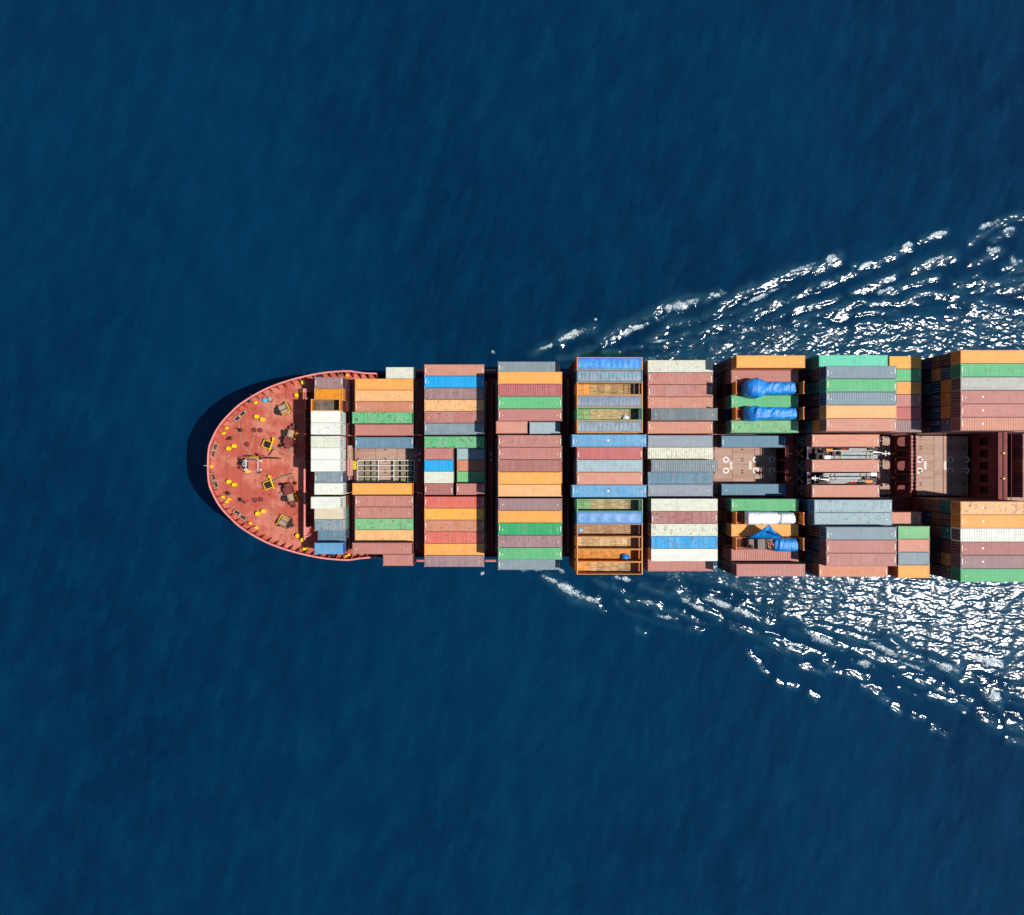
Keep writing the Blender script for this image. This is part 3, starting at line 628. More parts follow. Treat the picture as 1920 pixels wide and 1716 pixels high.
rods(63.25, (7, 8, 9, 10, 11), 29.6, 3.2); rods(101.9, (7, 8, 9, 10, 11), 31.0, 4.0); rods(47.2, (1, 2, 4, 6, 13, 15), 27.2, 3.4)
rods(31.7, (5, 9, 12, 14, 16), 26.1, 3.0); rods(16.3, (2, 4, 6, 13, 15), 24.7, 3.0)

# ------------------------------------------------------------------ containers
TH = 2.59; CH = 2.55; CW = 2.44
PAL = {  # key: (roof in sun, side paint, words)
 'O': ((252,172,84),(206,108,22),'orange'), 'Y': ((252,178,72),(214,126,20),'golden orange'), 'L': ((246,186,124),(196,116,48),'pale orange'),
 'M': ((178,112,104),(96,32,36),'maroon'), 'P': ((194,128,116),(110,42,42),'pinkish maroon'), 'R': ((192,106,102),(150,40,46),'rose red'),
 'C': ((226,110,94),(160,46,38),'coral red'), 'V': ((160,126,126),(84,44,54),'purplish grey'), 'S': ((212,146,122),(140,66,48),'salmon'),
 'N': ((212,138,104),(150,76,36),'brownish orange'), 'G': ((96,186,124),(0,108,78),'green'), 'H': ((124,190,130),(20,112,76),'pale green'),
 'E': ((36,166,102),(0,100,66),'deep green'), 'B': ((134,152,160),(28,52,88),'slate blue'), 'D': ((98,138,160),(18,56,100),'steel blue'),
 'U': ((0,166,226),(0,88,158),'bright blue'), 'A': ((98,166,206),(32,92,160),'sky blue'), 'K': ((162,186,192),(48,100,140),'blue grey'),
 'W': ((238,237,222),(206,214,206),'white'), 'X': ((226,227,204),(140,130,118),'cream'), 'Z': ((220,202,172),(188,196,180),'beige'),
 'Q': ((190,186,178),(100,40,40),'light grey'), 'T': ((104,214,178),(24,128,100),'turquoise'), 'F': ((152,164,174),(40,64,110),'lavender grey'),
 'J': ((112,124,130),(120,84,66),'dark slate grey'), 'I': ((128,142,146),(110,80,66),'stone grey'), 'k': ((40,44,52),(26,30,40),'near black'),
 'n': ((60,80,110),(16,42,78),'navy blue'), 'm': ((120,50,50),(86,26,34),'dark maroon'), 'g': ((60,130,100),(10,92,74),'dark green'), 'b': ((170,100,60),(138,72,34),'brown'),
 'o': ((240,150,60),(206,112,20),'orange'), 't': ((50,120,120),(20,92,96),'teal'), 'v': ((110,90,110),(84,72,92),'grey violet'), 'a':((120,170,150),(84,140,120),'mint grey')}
def grad(pts, h=.02, L=12.9):
    return pts
def rib_sheet(L, Wd, n, dep):
    """roof sheet with n cross ribs, origin at the sheet's middle"""
    mb = MB(); p = L / n; xs = []
    for i in range(n):
        x = -L/2 + p*i; xs += [(x, 0), (x + p*.28, 0), (x + p*.5, dep), (x + p*.78, dep)]
    xs.append((L/2, 0))
    for x, z in xs: mb.v += [(x, -Wd/2, z), (x, Wd/2, z)]
    for i in range(len(xs)-1): mb.f.append((2*i, 2*i+2, 2*i+3, 2*i+1))
    return mb
def wall_sheet(L, H, n, dep):
    mb = MB(); p = L/n; xs = []
    for i in range(n):
        x = -L/2 + p*i; xs += [(x, 0), (x + p*.3, 0), (x + p*.5, dep), (x + p*.8, dep)]
    xs.append((L/2, 0))
    for x, y in xs: mb.v += [(x, y, 0), (x, y, H)]
    for i in range(len(xs)-1): mb.f.append((2*i, 2*i+1, 2*i+3, 2*i+2))
    return mb
def frame_mesh(L):
    mb = MB(); h = L/2
    for sx in (-1, 1):
        for sy in (-1, 1):
            mb.box(sx*h-(.16 if sx > 0 else 0), sx*h+(.16 if sx < 0 else 0), sy*1.22-(.16 if sy > 0 else 0), sy*1.22+(.16 if sy < 0 else 0), .13, CH-.13)
        mb.box(sx*h-(.12 if sx > 0 else 0), sx*h+(.12 if sx < 0 else 0), -1.05, 1.05, CH-.16, CH-.025); mb.box(sx*h-(.12 if sx > 0 else 0), sx*h+(.12 if sx < 0 else 0), -1.05, 1.05, .02, .2)
    for sy in (-1, 1):
        y0, y1 = (1.13, 1.218) if sy > 0 else (-1.218, -1.13)
        mb.box(-h+.17, h-.17, y0, y1, CH-.12, CH-.03); mb.box(-h+.17, h-.17, y0, y1, .03, .2)
    mb.box(-h+.2, h-.2, -1.1, 1.1, .06, .18)
    return mb
MESH = {}
def cm(kind, L):
    key = (kind, round(L, 1))
    if key in MESH: return MESH[key]
    n = max(6, int(L*1.5))
    mb = {'frame': lambda: frame_mesh(L), 'roof': lambda: rib_sheet(L-.26, 2.26, int(L*2.6), .016), 'roof_flat': lambda: rib_sheet(L-.26, 2.26, int(L*1.3), .0035), 'roof_deep': lambda: rib_sheet(L-.26, 2.26, int(L*2.2), .034),
          'side': lambda: wall_sheet(L-.34, CH-.32, n, .036), 'end': lambda: wall_sheet(2.1, CH-.36, 7, .04),
          'door': lambda: MB().box(-.02,.02,-.52,.52,0,CH-.36).box(-.045,-.021,-.48,.48,.3,.36).box(-.045,-.021,-.48,.48,1.1,1.16).box(-.045,-.021,-.48,.48,1.8,1.86),
          'bar': lambda: MB().bar((-.07,-.22,0),(-.07,-.22,CH-.3),.03,5).bar((-.07,.25,0),(-.07,.25,CH-.3),.03,5),
          'cast': lambda: MB().box(-.09,.09,-.08,.08,0,.12), 'mark': lambda: MB().box(-.07,.07,-.55,.55,0,.006), 'disc': lambda: MB().lathe(0,0,[(.2,0),(.2,.006)],10), 'dot': lambda: MB().box(-.1,.1,-.09,.09,0,.006),
          'shell': lambda: None}[kind]()
    if kind == 'shell':
        h = L/2; mb = MB()
        mb.box(-h, h, -1.2, 1.2, .05, CH)
        for k in range(7):
            y = -1.0+.33*k; mb.box(h+.001, h+.03, y-.08, y+.08, .2, CH-.15)
    nm = {'roof':'roof','roof_flat':'roof','roof_deep':'roof','side':'side_wall','end':'end_wall','cast':'corner_casting','mark':'end_marking','dot':'corner_dot','disc':'roof_mark','bar':'locking_bar','shell':'shell'}.get(kind, kind)
    MESH[key] = mb.mesh(nm, M_WHT if kind in ('mark','disc') else M_DOT if kind == 'dot' else M_GREY if kind in ('bar',) else PAINT)
    return MESH[key]
def jit(c, a=.05):
    q = 1 + random.uniform(-a, a); return tuple(min(.86, max(0, v * q * (1 + random.uniform(-a, a)*.25))) for v in c)
def container(x0, x1, row, ztop, key, wear=.25, roof='roof_flat', mark=None, reefer=False, dots=None, sides=None, dy=0.0, blkmark=0):
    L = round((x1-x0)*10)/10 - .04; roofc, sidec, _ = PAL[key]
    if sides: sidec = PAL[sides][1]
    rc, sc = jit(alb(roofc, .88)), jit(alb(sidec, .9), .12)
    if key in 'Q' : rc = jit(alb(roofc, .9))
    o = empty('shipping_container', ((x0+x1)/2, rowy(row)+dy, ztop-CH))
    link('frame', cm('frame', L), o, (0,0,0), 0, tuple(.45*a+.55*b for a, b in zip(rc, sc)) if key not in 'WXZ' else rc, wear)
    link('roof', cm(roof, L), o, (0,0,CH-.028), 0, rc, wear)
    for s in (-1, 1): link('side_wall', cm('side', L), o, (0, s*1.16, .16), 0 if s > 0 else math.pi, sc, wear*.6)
    if reefer:
        ru = link('refrigeration_unit', MB().box(L/2-.1, L/2-.02, -1.05, 1.05, .2, CH-.2).mesh('refrigeration_unit', M_WHT), o)
        for k in range(5): link('fan_grille', MB().box(L/2-.018, L/2+.05, -.95+.4*k, -.7+.4*k, .3, CH-.3).mesh('fan_grille', M_GREY), ru)
    else: link('end_wall', cm('end', L), o, (L/2-.05, 0, .18), math.pi/2*-1, sc, wear*.6)
    for s in (-1, 1):
        d = link('door', cm('door', L), o, (-L/2+.06, s*.53, .18), 0, jit(sc, .06), wear*.5); link('locking_bar', cm('bar', L), d)
        for e in (-1, 1): link('corner_casting', cm('cast', L), o, (e*(L/2-.095), s*1.135, CH-.115), 0, tuple(.5*v+.25 for v in rc))
    if mark is None: mark = random.random() < .45 and key not in 'WXZOYL'
    if mark:
        for e in (-1, 1): link('end_marking', cm('mark', L), o, (e*(L/2-.3), random.uniform(-.3,.3), CH+.001))
    if blkmark: link('roof_mark', cm('disc', L), o, (blkmark*L/2, .05, CH+.001))
    if dots is None: dots = random.random() < .5 and L > 8
    if dots:
        for e in (-1, 1): link('corner_dot', cm('dot', L), o, (e*(L/2-.95), -.1, CH+.001))
    return o
def lower(x0, x1, row, ztop, key, mark=None):
    L = round((x1-x0)*10)/10 - .04; sc = jit(alb(PAL[key][1], .9), .12)
    o = link('shipping_container', cm('shell', L), None, ((x0+x1)/2, rowy(row), ztop-CH), 0, sc, .2)
    for s in (-1, 1):
        d = link('door', cm('door', L), o, (-L/2-.03, s*.56, .18), 0, jit(sc, .06), .15)
        if random.random() < .8: link('locking_bar', cm('bar', L), d, (0,0,0), 0, sc)
    if mark or (mark is None and random.random() < .4): link('door_marking', MB().box(-.07-L/2, -.06-L/2, .35, .75, 1.9, 2.05).mesh('door_marking', M_WHT), o)
    return o
def tarp_sheet(x0, x1, z, sag, bows):
    mb = MB(); nx, ny = 48, 10
    for i in range(nx+1):
        for j in range(ny+1):
            u, v = i/nx, j/ny; x = x0+(x1-x0)*u; y = -1.2+2.4*v
            zz = z + .10*math.sin(math.pi*v) - sag*abs(math.sin(math.pi*u*bows))**.8*math.sin(math.pi*v) 
            if j in (0, ny): zz -= .28
            mb.v.append((x, y*(1.0 if 0 < j < ny else 1.015), zz))
    for i in range(nx):
        for j in range(ny): a = i*(ny+1)+j; mb.f.append((a, a+ny+1, a+ny+2, a+1))
    return mb
def open_top(x0, x1, row, ztop, key, cover=None, floor=(190,150,100), patch=None, bows=(), planks=9):
    """open-top container: cover = tarpaulin colour, or None to show the wooden floor"""
    L = round((x1-x0)*10)/10 - .04; h = L/2; sc = jit(alb(PAL[key][1], .95), .08); rc = jit(alb(PAL[key][0], .8)); A = math.pi/2
    o = empty('open_top_container', ((x0+x1)/2, rowy(row), ztop-CH))
    rail = MB()
    for s in (-1, 1):
        rail.box(-h+.2, h-.2, s*1.17-.05, s*1.17+.05, CH-.14, CH-.01); rail.box(s*(h-.11)-.10, s*(h-.11)+.10, -1.22, 1.22, CH-.16, CH-.004)
        for t in (-1, 1): rail.box(s*(h-.09)-.085, s*(h-.09)+.085, t*1.13-.08, t*1.13+.08, .02, CH-.17)
        rail.box(-h+.2, h-.2, s*1.17-.05, s*1.17+.05, .02, .16)
    link('top_rail', rail.mesh('top_rail', PAINT), o, (0,0,0), 0, rc, .2)
    for s in (-1, 1):
        link('side_wall', cm('side', L), o, (0, s*1.15, .16), 0 if s > 0 else math.pi, sc, .2)
        link('end_wall', cm('end', L), o, (s*(h-.06), 0, .18), -s*A, sc, .2)
        for e in (-1, 1): link('corner_casting', cm('cast', L), o, (e*(h-.095), s*1.135, CH-.06), 0, tuple(.6*v+.2 for v in rc))
    if cover:
        mat, nb = cover
        t = link('tarpaulin', tarp_sheet(-h+.28, h-.28, CH+.0, .06, nb).mesh('tarpaulin', mat, True), o, (0,0,0), 0, patch and alb(patch, .85))
        t['wear'] = .6
    else:
        n = planks; w = (L-.5)/n
        for k in range(n):
            q = random.uniform(.78, 1.12); c = jit(tuple(v*q for v in alb(floor, .95)), .07)
            if patch and k < 2: c = tuple(.7*a+.3*b for a, b in zip(alb(PAL[patch][0], .85), c))
            a = -h+.25+w*k; link('floor_board', MB().box(a, a+w-.03, -1.1, 1.1, .1, .2+random.uniform(-.015,.015)).mesh('floor_board', M_WOOD), o, (0,0,0), 0, c)
        for b in bows: link('roof_bow', MB().bar((b*L-h,-1.15,CH-.08),(b*L-h,1.15,CH-.08),.045,6).mesh('roof_bow', M_GREY), o)
    return o
def flat_rack(x0, x1, row, zfloor, key, hend=TH, sidec='b'):
    L = round((x1-x0)*10)/10 - .04; h = L/2; sc = jit(alb(PAL[sidec][1], 1.0), .1); ec = jit(alb(PAL[key][1], 1.1), .1)
    o = empty('flat_rack', ((x0+x1)/2, rowy(row), zfloor-.5))
    link('base', MB().box(-h,h,-1.2,-1.0,0,.5).box(-h,h,1.0,1.2,0,.5).mesh('base', PAINT), o, (0,0,0), 0, sc, .3)
    n = 12; w = (L-.6)/n
    for k in range(n): link('floor_board', MB().box(-h+.3+w*k, -h+.3+w*(k+1)-.05, -.99, .99, .3, .46).mesh('floor_board', M_WOOD), o, (0,0,0), 0, jit(alb((96,66,50)), .2))
    for s in (-1, 1):
        e = link('end_frame', MB().box(s*h-.09,s*h+.09,-1.2,-1.0,.5,hend).box(s*h-.09,s*h+.09,1.0,1.2,.5,hend).box(s*h-.09,s*h+.09,-1.0,1.0,hend-.25,hend-.02).mesh('end_frame', PAINT), o, (-s*.1,0,0), 0, ec, .2)
        link('end_panel', wall_sheet(2.0, hend-.8, 6, .05).mesh('end_panel', PAINT), e, (s*h, 0, .52), -s*math.pi/2, ec, .2)
        link('corner_post_top', MB().box(s*h-.12,s*h+.12,-1.22,-1.0,hend,hend+.06).box(s*h-.12,s*h+.12,1.0,1.22,hend,hend+.06).mesh('corner_post_top', M_CAP), e)
        link('rack_frame', MB().box(s*(h-2.0)-.06,s*(h-2.0)+.06,-1.0,1.0,.47,.62).box(s*(h-1.1)-.9,s*(h-1.1)+.9,-1.0,-.88,.5,.62).box(s*(h-1.1)-.9,s*(h-1.1)+.9,.88,1.0,.5,.62).mesh('rack_frame', PAINT), e, (0,0,0), 0, ec, .2)
    return o

# ------------------------------------------------------------------ the cargo, block by block from the bow
ORD = ['','first','second','third','fourth','fifth','sixth','seventh','eighth','ninth','tenth','eleventh','twelfth','thirteenth','fourteenth','fifteenth','sixteenth','seventeenth']
TOPS = []; LOWS = []; MASS = MB()
def T(D, tier=0): return CAM_H - D + TH*tier
ROOFS = {'r':'roof','d':'roof_deep','f':'roof_flat'}
def put(blk, row, key, x0, x1, z, roof='f', wear=.25, low='', base=None, extra='', seed=None, **kw):
    random.seed(blk*100 + row*3 + len(extra)*7 + 1)
    o = container(x0, x1, row, z, key, wear, ROOFS[roof], **kw)
    TOPS.append(dict(o=o, blk=blk, row=row, key=key, extra=extra, kind='container', x=(x0+x1)/2)); under(blk, row, x0, x1, z, low, base, key, extra); return o
def under(blk, row, x0, x1, z, low, base, key, extra=''):
    base = ZHS[blk-1]
    zz = z - TH; d = 1
    for ch in low:
        if zz - CH < base - .3: break
        o = lower(x0, x1, row, zz, ch); LOWS.append(dict(o=o, blk=blk, row=row, key=ch, depth=d, over=key, extra=extra)); zz -= TH; d += 1
    while zz - CH > base - .9:
        MASS.box(x0+.03, x1-.03, rowy(row)-1.2, rowy(row)+1.2, max(base+.01, zz-CH), zz); zz -= TH
def putopen(blk, row, key, x0, x1, z, low='', base=None, **kw):
    random.seed(blk*100 + row*3 + 2)
    o = open_top(x0, x1, row, z, key, **kw); TOPS.append(dict(o=o, blk=blk, row=row, key=key, extra='', kind='open', cover=kw.get('cover'), x=(x0+x1)/2)); under(blk, row, x0, x1, z, low, base, key); return o
M_RIBTARP = tarp_material('ribbed_tarpaulin', alb((132,148,156)), alb((108,128,142)), alb((158,168,168)), 0.15)
M_PALETARP = tarp_material('pale_blue_tarpaulin', alb((112,154,200)), alb((94,140,192)), alb((138,168,204)), 0.15)
M_GREYTARP = tarp_material('grey_tarpaulin', alb((124,136,150)), alb((112,124,142)), alb((146,152,158)), 0.15)
M_OLDTARP = tarp_material('worn_blue_tarpaulin', alb((40,130,206)), alb((66,148,212)), alb((160,160,140)), 0.15)

# block 1: short reefers behind the breakwater
z1 = T(130.2); xa, xb = -37.6, -31.45
for row, key, t, w, rf, re in [(2,'V',-1,.3,'r',0),(5,'W',0,.12,'f',1),(6,'W',0,.35,'f',1),(7,'X',0,.3,'f',1),(8,'W',0,.08,'f',1),(9,'W',0,.15,'f',1),(10,'B',-1,.5,'f',0),(11,'W',-1,.25,'f',1),(12,'W',0,.15,'f',1),(13,'Z',-1,.12,'r',1),(14,'B',-1,.7,'r',1),(15,'D',-2,.6,'f',0),(16,'A',-1,.4,'r',0)]:
    put(1, row, key, xa, xb, z1 + TH*t, rf, w, {5:'W',6:'W',7:'W',8:'W',9:'W',10:'v',11:'W',12:'W',13:'a',14:'a',15:'',16:'',2:'V'}[row], reefer=bool(re), dots=False, mark=(row in (2,10)), extra='soiled' if row == 6 else '')
putopen(1, 3, 'O', xa, xb, z1 - TH, 'V', cover=(M_TINT, 1), patch=(232,150,40))
putopen(1, 4, 'O', xa, xb, z1, 'V', floor=(120,110,96), patch=None, planks=6)
# block 2
z2 = T(135.4); xa, xb = -29.5, -16.6
for row, key, t, w, rf in [(2,'O',0,.3,'f'),(3,'L',0,.25,'f'),(4,'N',0,.3,'f'),(5,'G',1,.85,'f'),(6,'P',0,.15,'r'),(7,'D',0,.4,'f'),(11,'O',1,.05,'f'),(12,'P',0,.35,'f'),(13,'P',0,.4,'f'),(14,'G',0,.6,'f'),(15,'L',0,.4,'f'),(16,'P',1,.2,'f')]:
    if row == 14: key = 'H'
    put(2, row, key, xa, xb, z2 + TH*t, rf, w, 'M')
put(2, 1, 'X', -22.7, -16.4, z2, 'r', .2, '', extra='short'); put(2, 17, 'P', -22.9, -16.4, z2 + TH, 'r', .15, 'Q', extra='short')
# block 3
z3 = T(131.5); xa, xb = -13.9, -1.1
for row, key, w, rf in [(1,'S',.2,'f'),(2,'U',.1,'f'),(3,'V',.6,'f'),(4,'L',.45,'f'),(5,'P',.6,'r'),(6,'B',.3,'f'),(7,'G',.9,'f'),(12,'C',.3,'f'),(13,'Y',.25,'f'),(14,'N',.45,'f'),(15,'C',.55,'f'),(16,'O',.35,'f'),(17,'V',.45,'r')]:
    put(3, row, key, xa, xb, z3, rf, w, '', mark=row in (1,2,6,12,14,15))
for row, a, b, ta, tb in [(8,'P','K',0,-1),(9,'U','N',0,-1),(10,'X','H',0,-1),(11,'M','P',0,0)]:
    put(3, row, a, xa, -7.7, z3 + TH*ta, 'r', .15, '', extra='short left'); put(3, row, b, -7.1, -1.0, z3 + TH*tb, 'f', .15, '', extra='short right', mark=row == 11)
# block 4
z4 = T(125.2); xa, xb = 1.68, 14.72
for row, key, t, w, rf in [(1,'B',-1,.35,'r'),(2,'O',0,.15,'f'),(3,'R',0,.45,'d'),(4,'G',0,.2,'r'),(5,'P',0,.1,'f'),(7,'P',0,.4,'f'),(8,'P',0,.15,'f'),(9,'M',0,.3,'f'),(10,'O',0,.3,'f'),(11,'L',0,.2,'f'),(12,'V',0,.25,'r'),(13,'O',0,.15,'f'),(14,'E',0,.3,'r'),(15,'V',0,.75,'f'),(16,'G',0,.35,'r'),(17,'B',-1,.25,'r')]:
    put(4, row, key, xa, xb, z4 + TH*t, rf, w, 'M')
put(4, 6, 'S', 1.3, 7.7, z4, 'f', .3, '', extra='short left'); put(4, 6, 'K', 8.25, 14.6, z4 - TH, 'f', .2, '', extra='short right')
# block 5: open tops and tarpaulins
z5 = T(122.6); xa, xb = 17.28, 30.36
lo5 = 'b'
putopen(5, 1, 'O', xa, xb, z5, 'bm', cover=(M_OLDTARP, 11)); putopen(5, 2, 'D', xa, xb, z5, 'nm', cover=(M_RIBTARP, 16))
putopen(5, 3, 'O', xa, xb, z5, 'bm', floor=(186,156,108), patch='O', bows=(.87,.95)); putopen(5, 4, 'O', xa, xb, z5, 'bn', cover=(M_GREYTARP, 18))
putopen(5, 5, 'H', xa, xb, z5, 'gm', floor=(190,166,122), patch='H', bows=(.96,)); putopen(5, 6, 'O', xa, xb, z5, 'bm', cover=(M_RIBTARP, 15))
put(5, 7, 'A', 16.35, 31.1, z5, 'f', .45, 'n', extra='long', dots=True, blkmark=-.03); put(5, 8, 'R', xa, xb, z5, 'r', .15, 'n')
put(5, 9, 'K', xa, xb, z5, 'f', .4, 'J', sides='I'); put(5, 10, 'S', xa, xb, z5, 'f', .2, 'g'); put(5, 11, 'A', 16.35, 31.1, z5, 'f', .45, 'n', extra='long', dots=True, blkmark=-.03)
putopen(5, 12, 'H', xa, xb, z5, 'gm', floor=(184,166,126), patch='G', bows=(.96,)); putopen(5, 13, 'A', xa, xb, z5, 'gm', cover=(M_PALETARP, 5))
putopen(5, 14, 'N', xa, xb, z5, 'mb', floor=(182,144,108)); putopen(5, 15, 'O', xa, xb, z5, 'ob', floor=(206,176,128), bows=(.95,), planks=11)
putopen(5, 16, 'O', xa, xb, z5, 'ob', floor=(222,150,78)); putopen(5, 17, 'O', xa, xb, z5, 'oo', floor=(198,164,112), patch='O')
# block 6
z6 = T(126.1); xa, xb = 32.25, 45.55
for row, key, t, w, rf, lw in [(1,'X',0,.35,'r','b'),(2,'P',0,.5,'f','m'),(3,'P',0,.4,'f','m'),(4,'S',0,.35,'r','m'),(5,'J',1,.45,'f','bm'),(6,'S',0,.2,'f','m'),(7,'F',0,.3,'f','b'),(8,'X',0,.5,'d','b'),(9,'I',1,.4,'d','mb'),(10,'D',0,.5,'r','b'),(11,'F',0,.35,'r','b'),(12,'X',1,.3,'f','bm'),(13,'M',1,.75,'f','mg'),(14,'X',1,.6,'f','bm'),(15,'U',1,.8,'f','nb'),(16,'W',1,.12,'f','bm'),(17,'P',0,.12,'r','b')]:
    put(6, row, key, xa, xb, z6 + TH*t, rf, w, lw, mark=row in (2,3,6,13))
# block 7: flat racks between ordinary boxes
z7 = T(123.0); xa, xb = 48.05, 61.45
for row, key, t, w, rf, lw in [(1,'O',1,.15,'r','mm'),(2,'P',0,.1,'r','mm'),(4,'G',0,.2,'r','bm'),(6,'H',0,.6,'r','mm'),(7,'D',-2,.15,'r',''),(11,'D',-2,.15,'r',''),(12,'G',0,.25,'r','mb'),(14,'O',0,.25,'r','gm'),(16,'P',0,.3,'d','bm'),(17,'P',1,.3,'r','mmg')]:
    put(7, row, key, xa, xb, z7 + TH*t, rf, w, lw)
RACKS = []
for row, sc, lw in [(3,'b','mm'),(5,'b','nb'),(13,'m','mo'),(15,'b','mb')]:
    random.seed(700+row); o = flat_rack(xa, xb, row, z7 + .15, 'O', TH, sc); TOPS.append(dict(o=o, blk=7, row=row, key='O', extra='', kind='rack', x=54.7)); under(7, row, xa, xb, z7 - .38, lw, None, 'O')
# block 8
z8 = T(117.4); xa, xb = 63.86, 77.3
for row, key, t, w, rf, lw in [(1,'T',-1,.2,'r','gm'),(2,'B',0,.12,'r','mk'),(3,'G',0,.25,'r','gg'),(4,'B',0,.2,'d','mm'),(5,'L',0,.1,'f','mm'),(6,'S',0,.2,'f','otm'),(14,'B',0,.2,'r','mb'),(15,'P',0,.2,'f','nm'),(16,'P',0,.3,'f','mt'),(17,'N',-1,.2,'f','mm')]:
    put(8, row, key, xa, xb, z8 + TH*t, rf, w, lw, mark=row not in (1,5))
for row, key, lw in [(12,'K','nk'),(13,'K','nm')]: put(8, row, key, 62.95, 78.1, z8 - TH, 'r', .45, lw, extra='long')
for row, key, lw in [(7,'S','nk'),(9,'S','nk'),(11,'S','mm')]: put(8, row, key, xa, xb, z8 - 2*TH, 'f', .2, lw, mark=True)
for row, lw in [(8,'mm'),(10,'nm')]:
    random.seed(800+row); o = flat_rack(xa, xb, row, z8 - 3*TH + .3, 'D', .9, 'n'); TOPS.append(dict(o=o, blk=8, row=row, key='D', extra='', kind='rack', x=70.5)); under(8, row, xa, xb, z8 - 3*TH - .25, lw, None, 'D')
z8b = T(121.4); z8c = T(118.8)
for row, key, z, w, rf, lw in [(1,'Y',z8b,.2,'f','n'),(2,'G',z8b,.2,'f','k'),(3,'O',z8b,.25,'f','t'),(4,'P',z8b,.1,'f','m'),(5,'R',z8b,.1,'f','k'),(6,'V',z8b,.15,'d','m'),(13,'S',z8b,.15,'f','n'),(14,'H',z8c,.3,'f','n'),(15,'S',z8c,.15,'f','m'),(16,'B',z8c,.3,'f','n'),(17,'O',z8c,.1,'f','o')]:
    put(8, row, key, 78.45, 84.75 if z == z8b else 84.55, z, rf, w, lw, extra='short', dots=row == 17)
# block 9, cut by the picture's edge
z9 = T(114.8); xa, xb = 87.4, 100.8
for row, key, w, rf, lw in [(1,'O',.15,'f','mbn'),(2,'G',.35,'r','nok'),(3,'Q',.2,'r','ont'),(4,'P',.25,'f','onm'),(5,'P',.2,'f','onk'),(6,'S',.15,'d','vnm'),(12,'L',.75,'r','gbb'),(13,'O',.2,'f','mbn'),(14,'W',.25,'d','gbb'),(15,'M',.2,'f','mkm'),(16,'V',.2,'r','omk'),(17,'G',.15,'r','mmm')]:
    put(9, row, key, xa, xb, z9, rf, w, lw, sides='M' if key in 'QW' else 'O' if key == 'L' else None, blkmark=-.38 if row in (4,5,6,12,13,15,16) else 0, mark=row in (2,4,5,6,13,15,16))
zz = T(121.0)
for row, key, lw in [(7,'M','mb'),(8,'M','nb'),(9,'N','Db'),(10,'M','mn'),(11,'M','nb')]: put(10, row, key, 104.3, 117.7, zz, 'f', .2, lw, extra='')
mass = link('stacked_containers', MASS.mesh('stacked_containers', M_STEEL)); tag(mass, 'dark mass of containers low in the stacks, hidden under the top tiers', 'cargo', None, 'stuff')

# ------------------------------------------------------------------ labels for the cargo
PLACE = {1:'block nearest the bow', 2:'second block from bow', 3:'third block from bow', 4:'fourth block from bow', 5:'fifth block from bow', 6:'sixth block from bow', 7:'seventh block from bow', 8:'eighth block from bow', 9:'rightmost block', 10:'dark gap at the right edge'}
WEARW = {}
def word(t): return PAL[t['key']][2]
byslot = {(t['blk'], t['row'], t['extra']): t for t in TOPS}
def kindw(t):
    if t['kind'] == 'rack': return ('steel blue' if t['blk'] == 8 else 'orange') + ' flat rack under cargo'
    if t['kind'] == 'open':
        if t['cover']: return 'open-top container under %s tarpaulin' % {'worn_blue_tarpaulin':'worn bright blue','ribbed_tarpaulin':'ribbed grey blue','grey_tarpaulin':'grey','pale_blue_tarpaulin':'smooth pale blue','plain_paint':'flat orange'}[t['cover'][0].name]
        return '%s open-top container with wooden floor' % word(t) if t['blk'] == 5 else 'orange open-top container with grey floor'
    a = {'short':'short ','long':'long ','short left':'short ','short right':'short ','soiled':'soiled '}.get(t['extra'], '')
    return a + word(t) + ' container'
cnt = {}
for t in TOPS: cnt[(t['blk'], kindw(t))] = cnt.get((t['blk'], kindw(t)), 0) + 1
def simple(t): return {'rack':'flat rack','open':'open-top'}.get(t['kind']) or word(t)
for t in TOPS:
    b, r = t['blk'], t['row']
    if cnt[(b, kindw(t))] == 1: lab = kindw(t) + ' in the ' + PLACE[b]
    else:
        lab = None
        same = sorted([q for q in TOPS if q['blk'] == b and kindw(q) == kindw(t)], key=lambda q: (q['row'], q['x'])); i = same.index(t)
        if len(same) == 2 and same[0]['row'] != same[1]['row']: lab = '%s %s in the %s' % ('upper' if i == 0 else 'lower', kindw(t), PLACE[b])
        elif len({q['row'] for q in same}) == len(same): lab = '%s %s from the top of the %s' % (ORD[i+1], kindw(t), PLACE[b])
        else: lab = '%s %s of a pair in the %s' % ('left' if 'left' in t['extra'] else 'right', kindw(t), PLACE[b])
    t['lab'] = lab
    tag(t['o'], lab, {'rack':'flat rack'}.get(t['kind'], 'container'), {'rack':'flat racks on deck','open':'open-top containers on deck'}.get(t['kind'], 'containers on deck'))
seen = {}
for q in LOWS:
    b = q['blk']; up = byslot.get((b, q['row'], q['extra'])) or next(t for t in TOPS if t['blk'] == b and t['row'] == q['row'])
    n = {1:'directly', 2:'two tiers', 3:'three tiers', 4:'four tiers'}[q['depth']]
    core = ('the ' + simple(up) + (' ones' if False else ' one'))
    rowsame = sorted({t['row'] for t in TOPS if t['blk'] == b and simple(t) == simple(up) and (t['extra'] == up['extra'])})
    if len(rowsame) > 1: core = 'the %s %s one' % (ORD[rowsame.index(q['row'])+1], simple(up))
    if up['extra'] in ('short','long'): core = core.replace(simple(up), up['extra'] + ' ' + simple(up), 1)
    lab = '%s container %s below %s in the %s' % (PAL[q['key']][2], n, core, PLACE[b]); lab = lab.replace('block from bow', 'block').replace('block nearest the bow', 'first block').replace('dark gap at the right edge', 'right edge gap')
    tag(q['o'], lab, 'container', 'containers on deck')

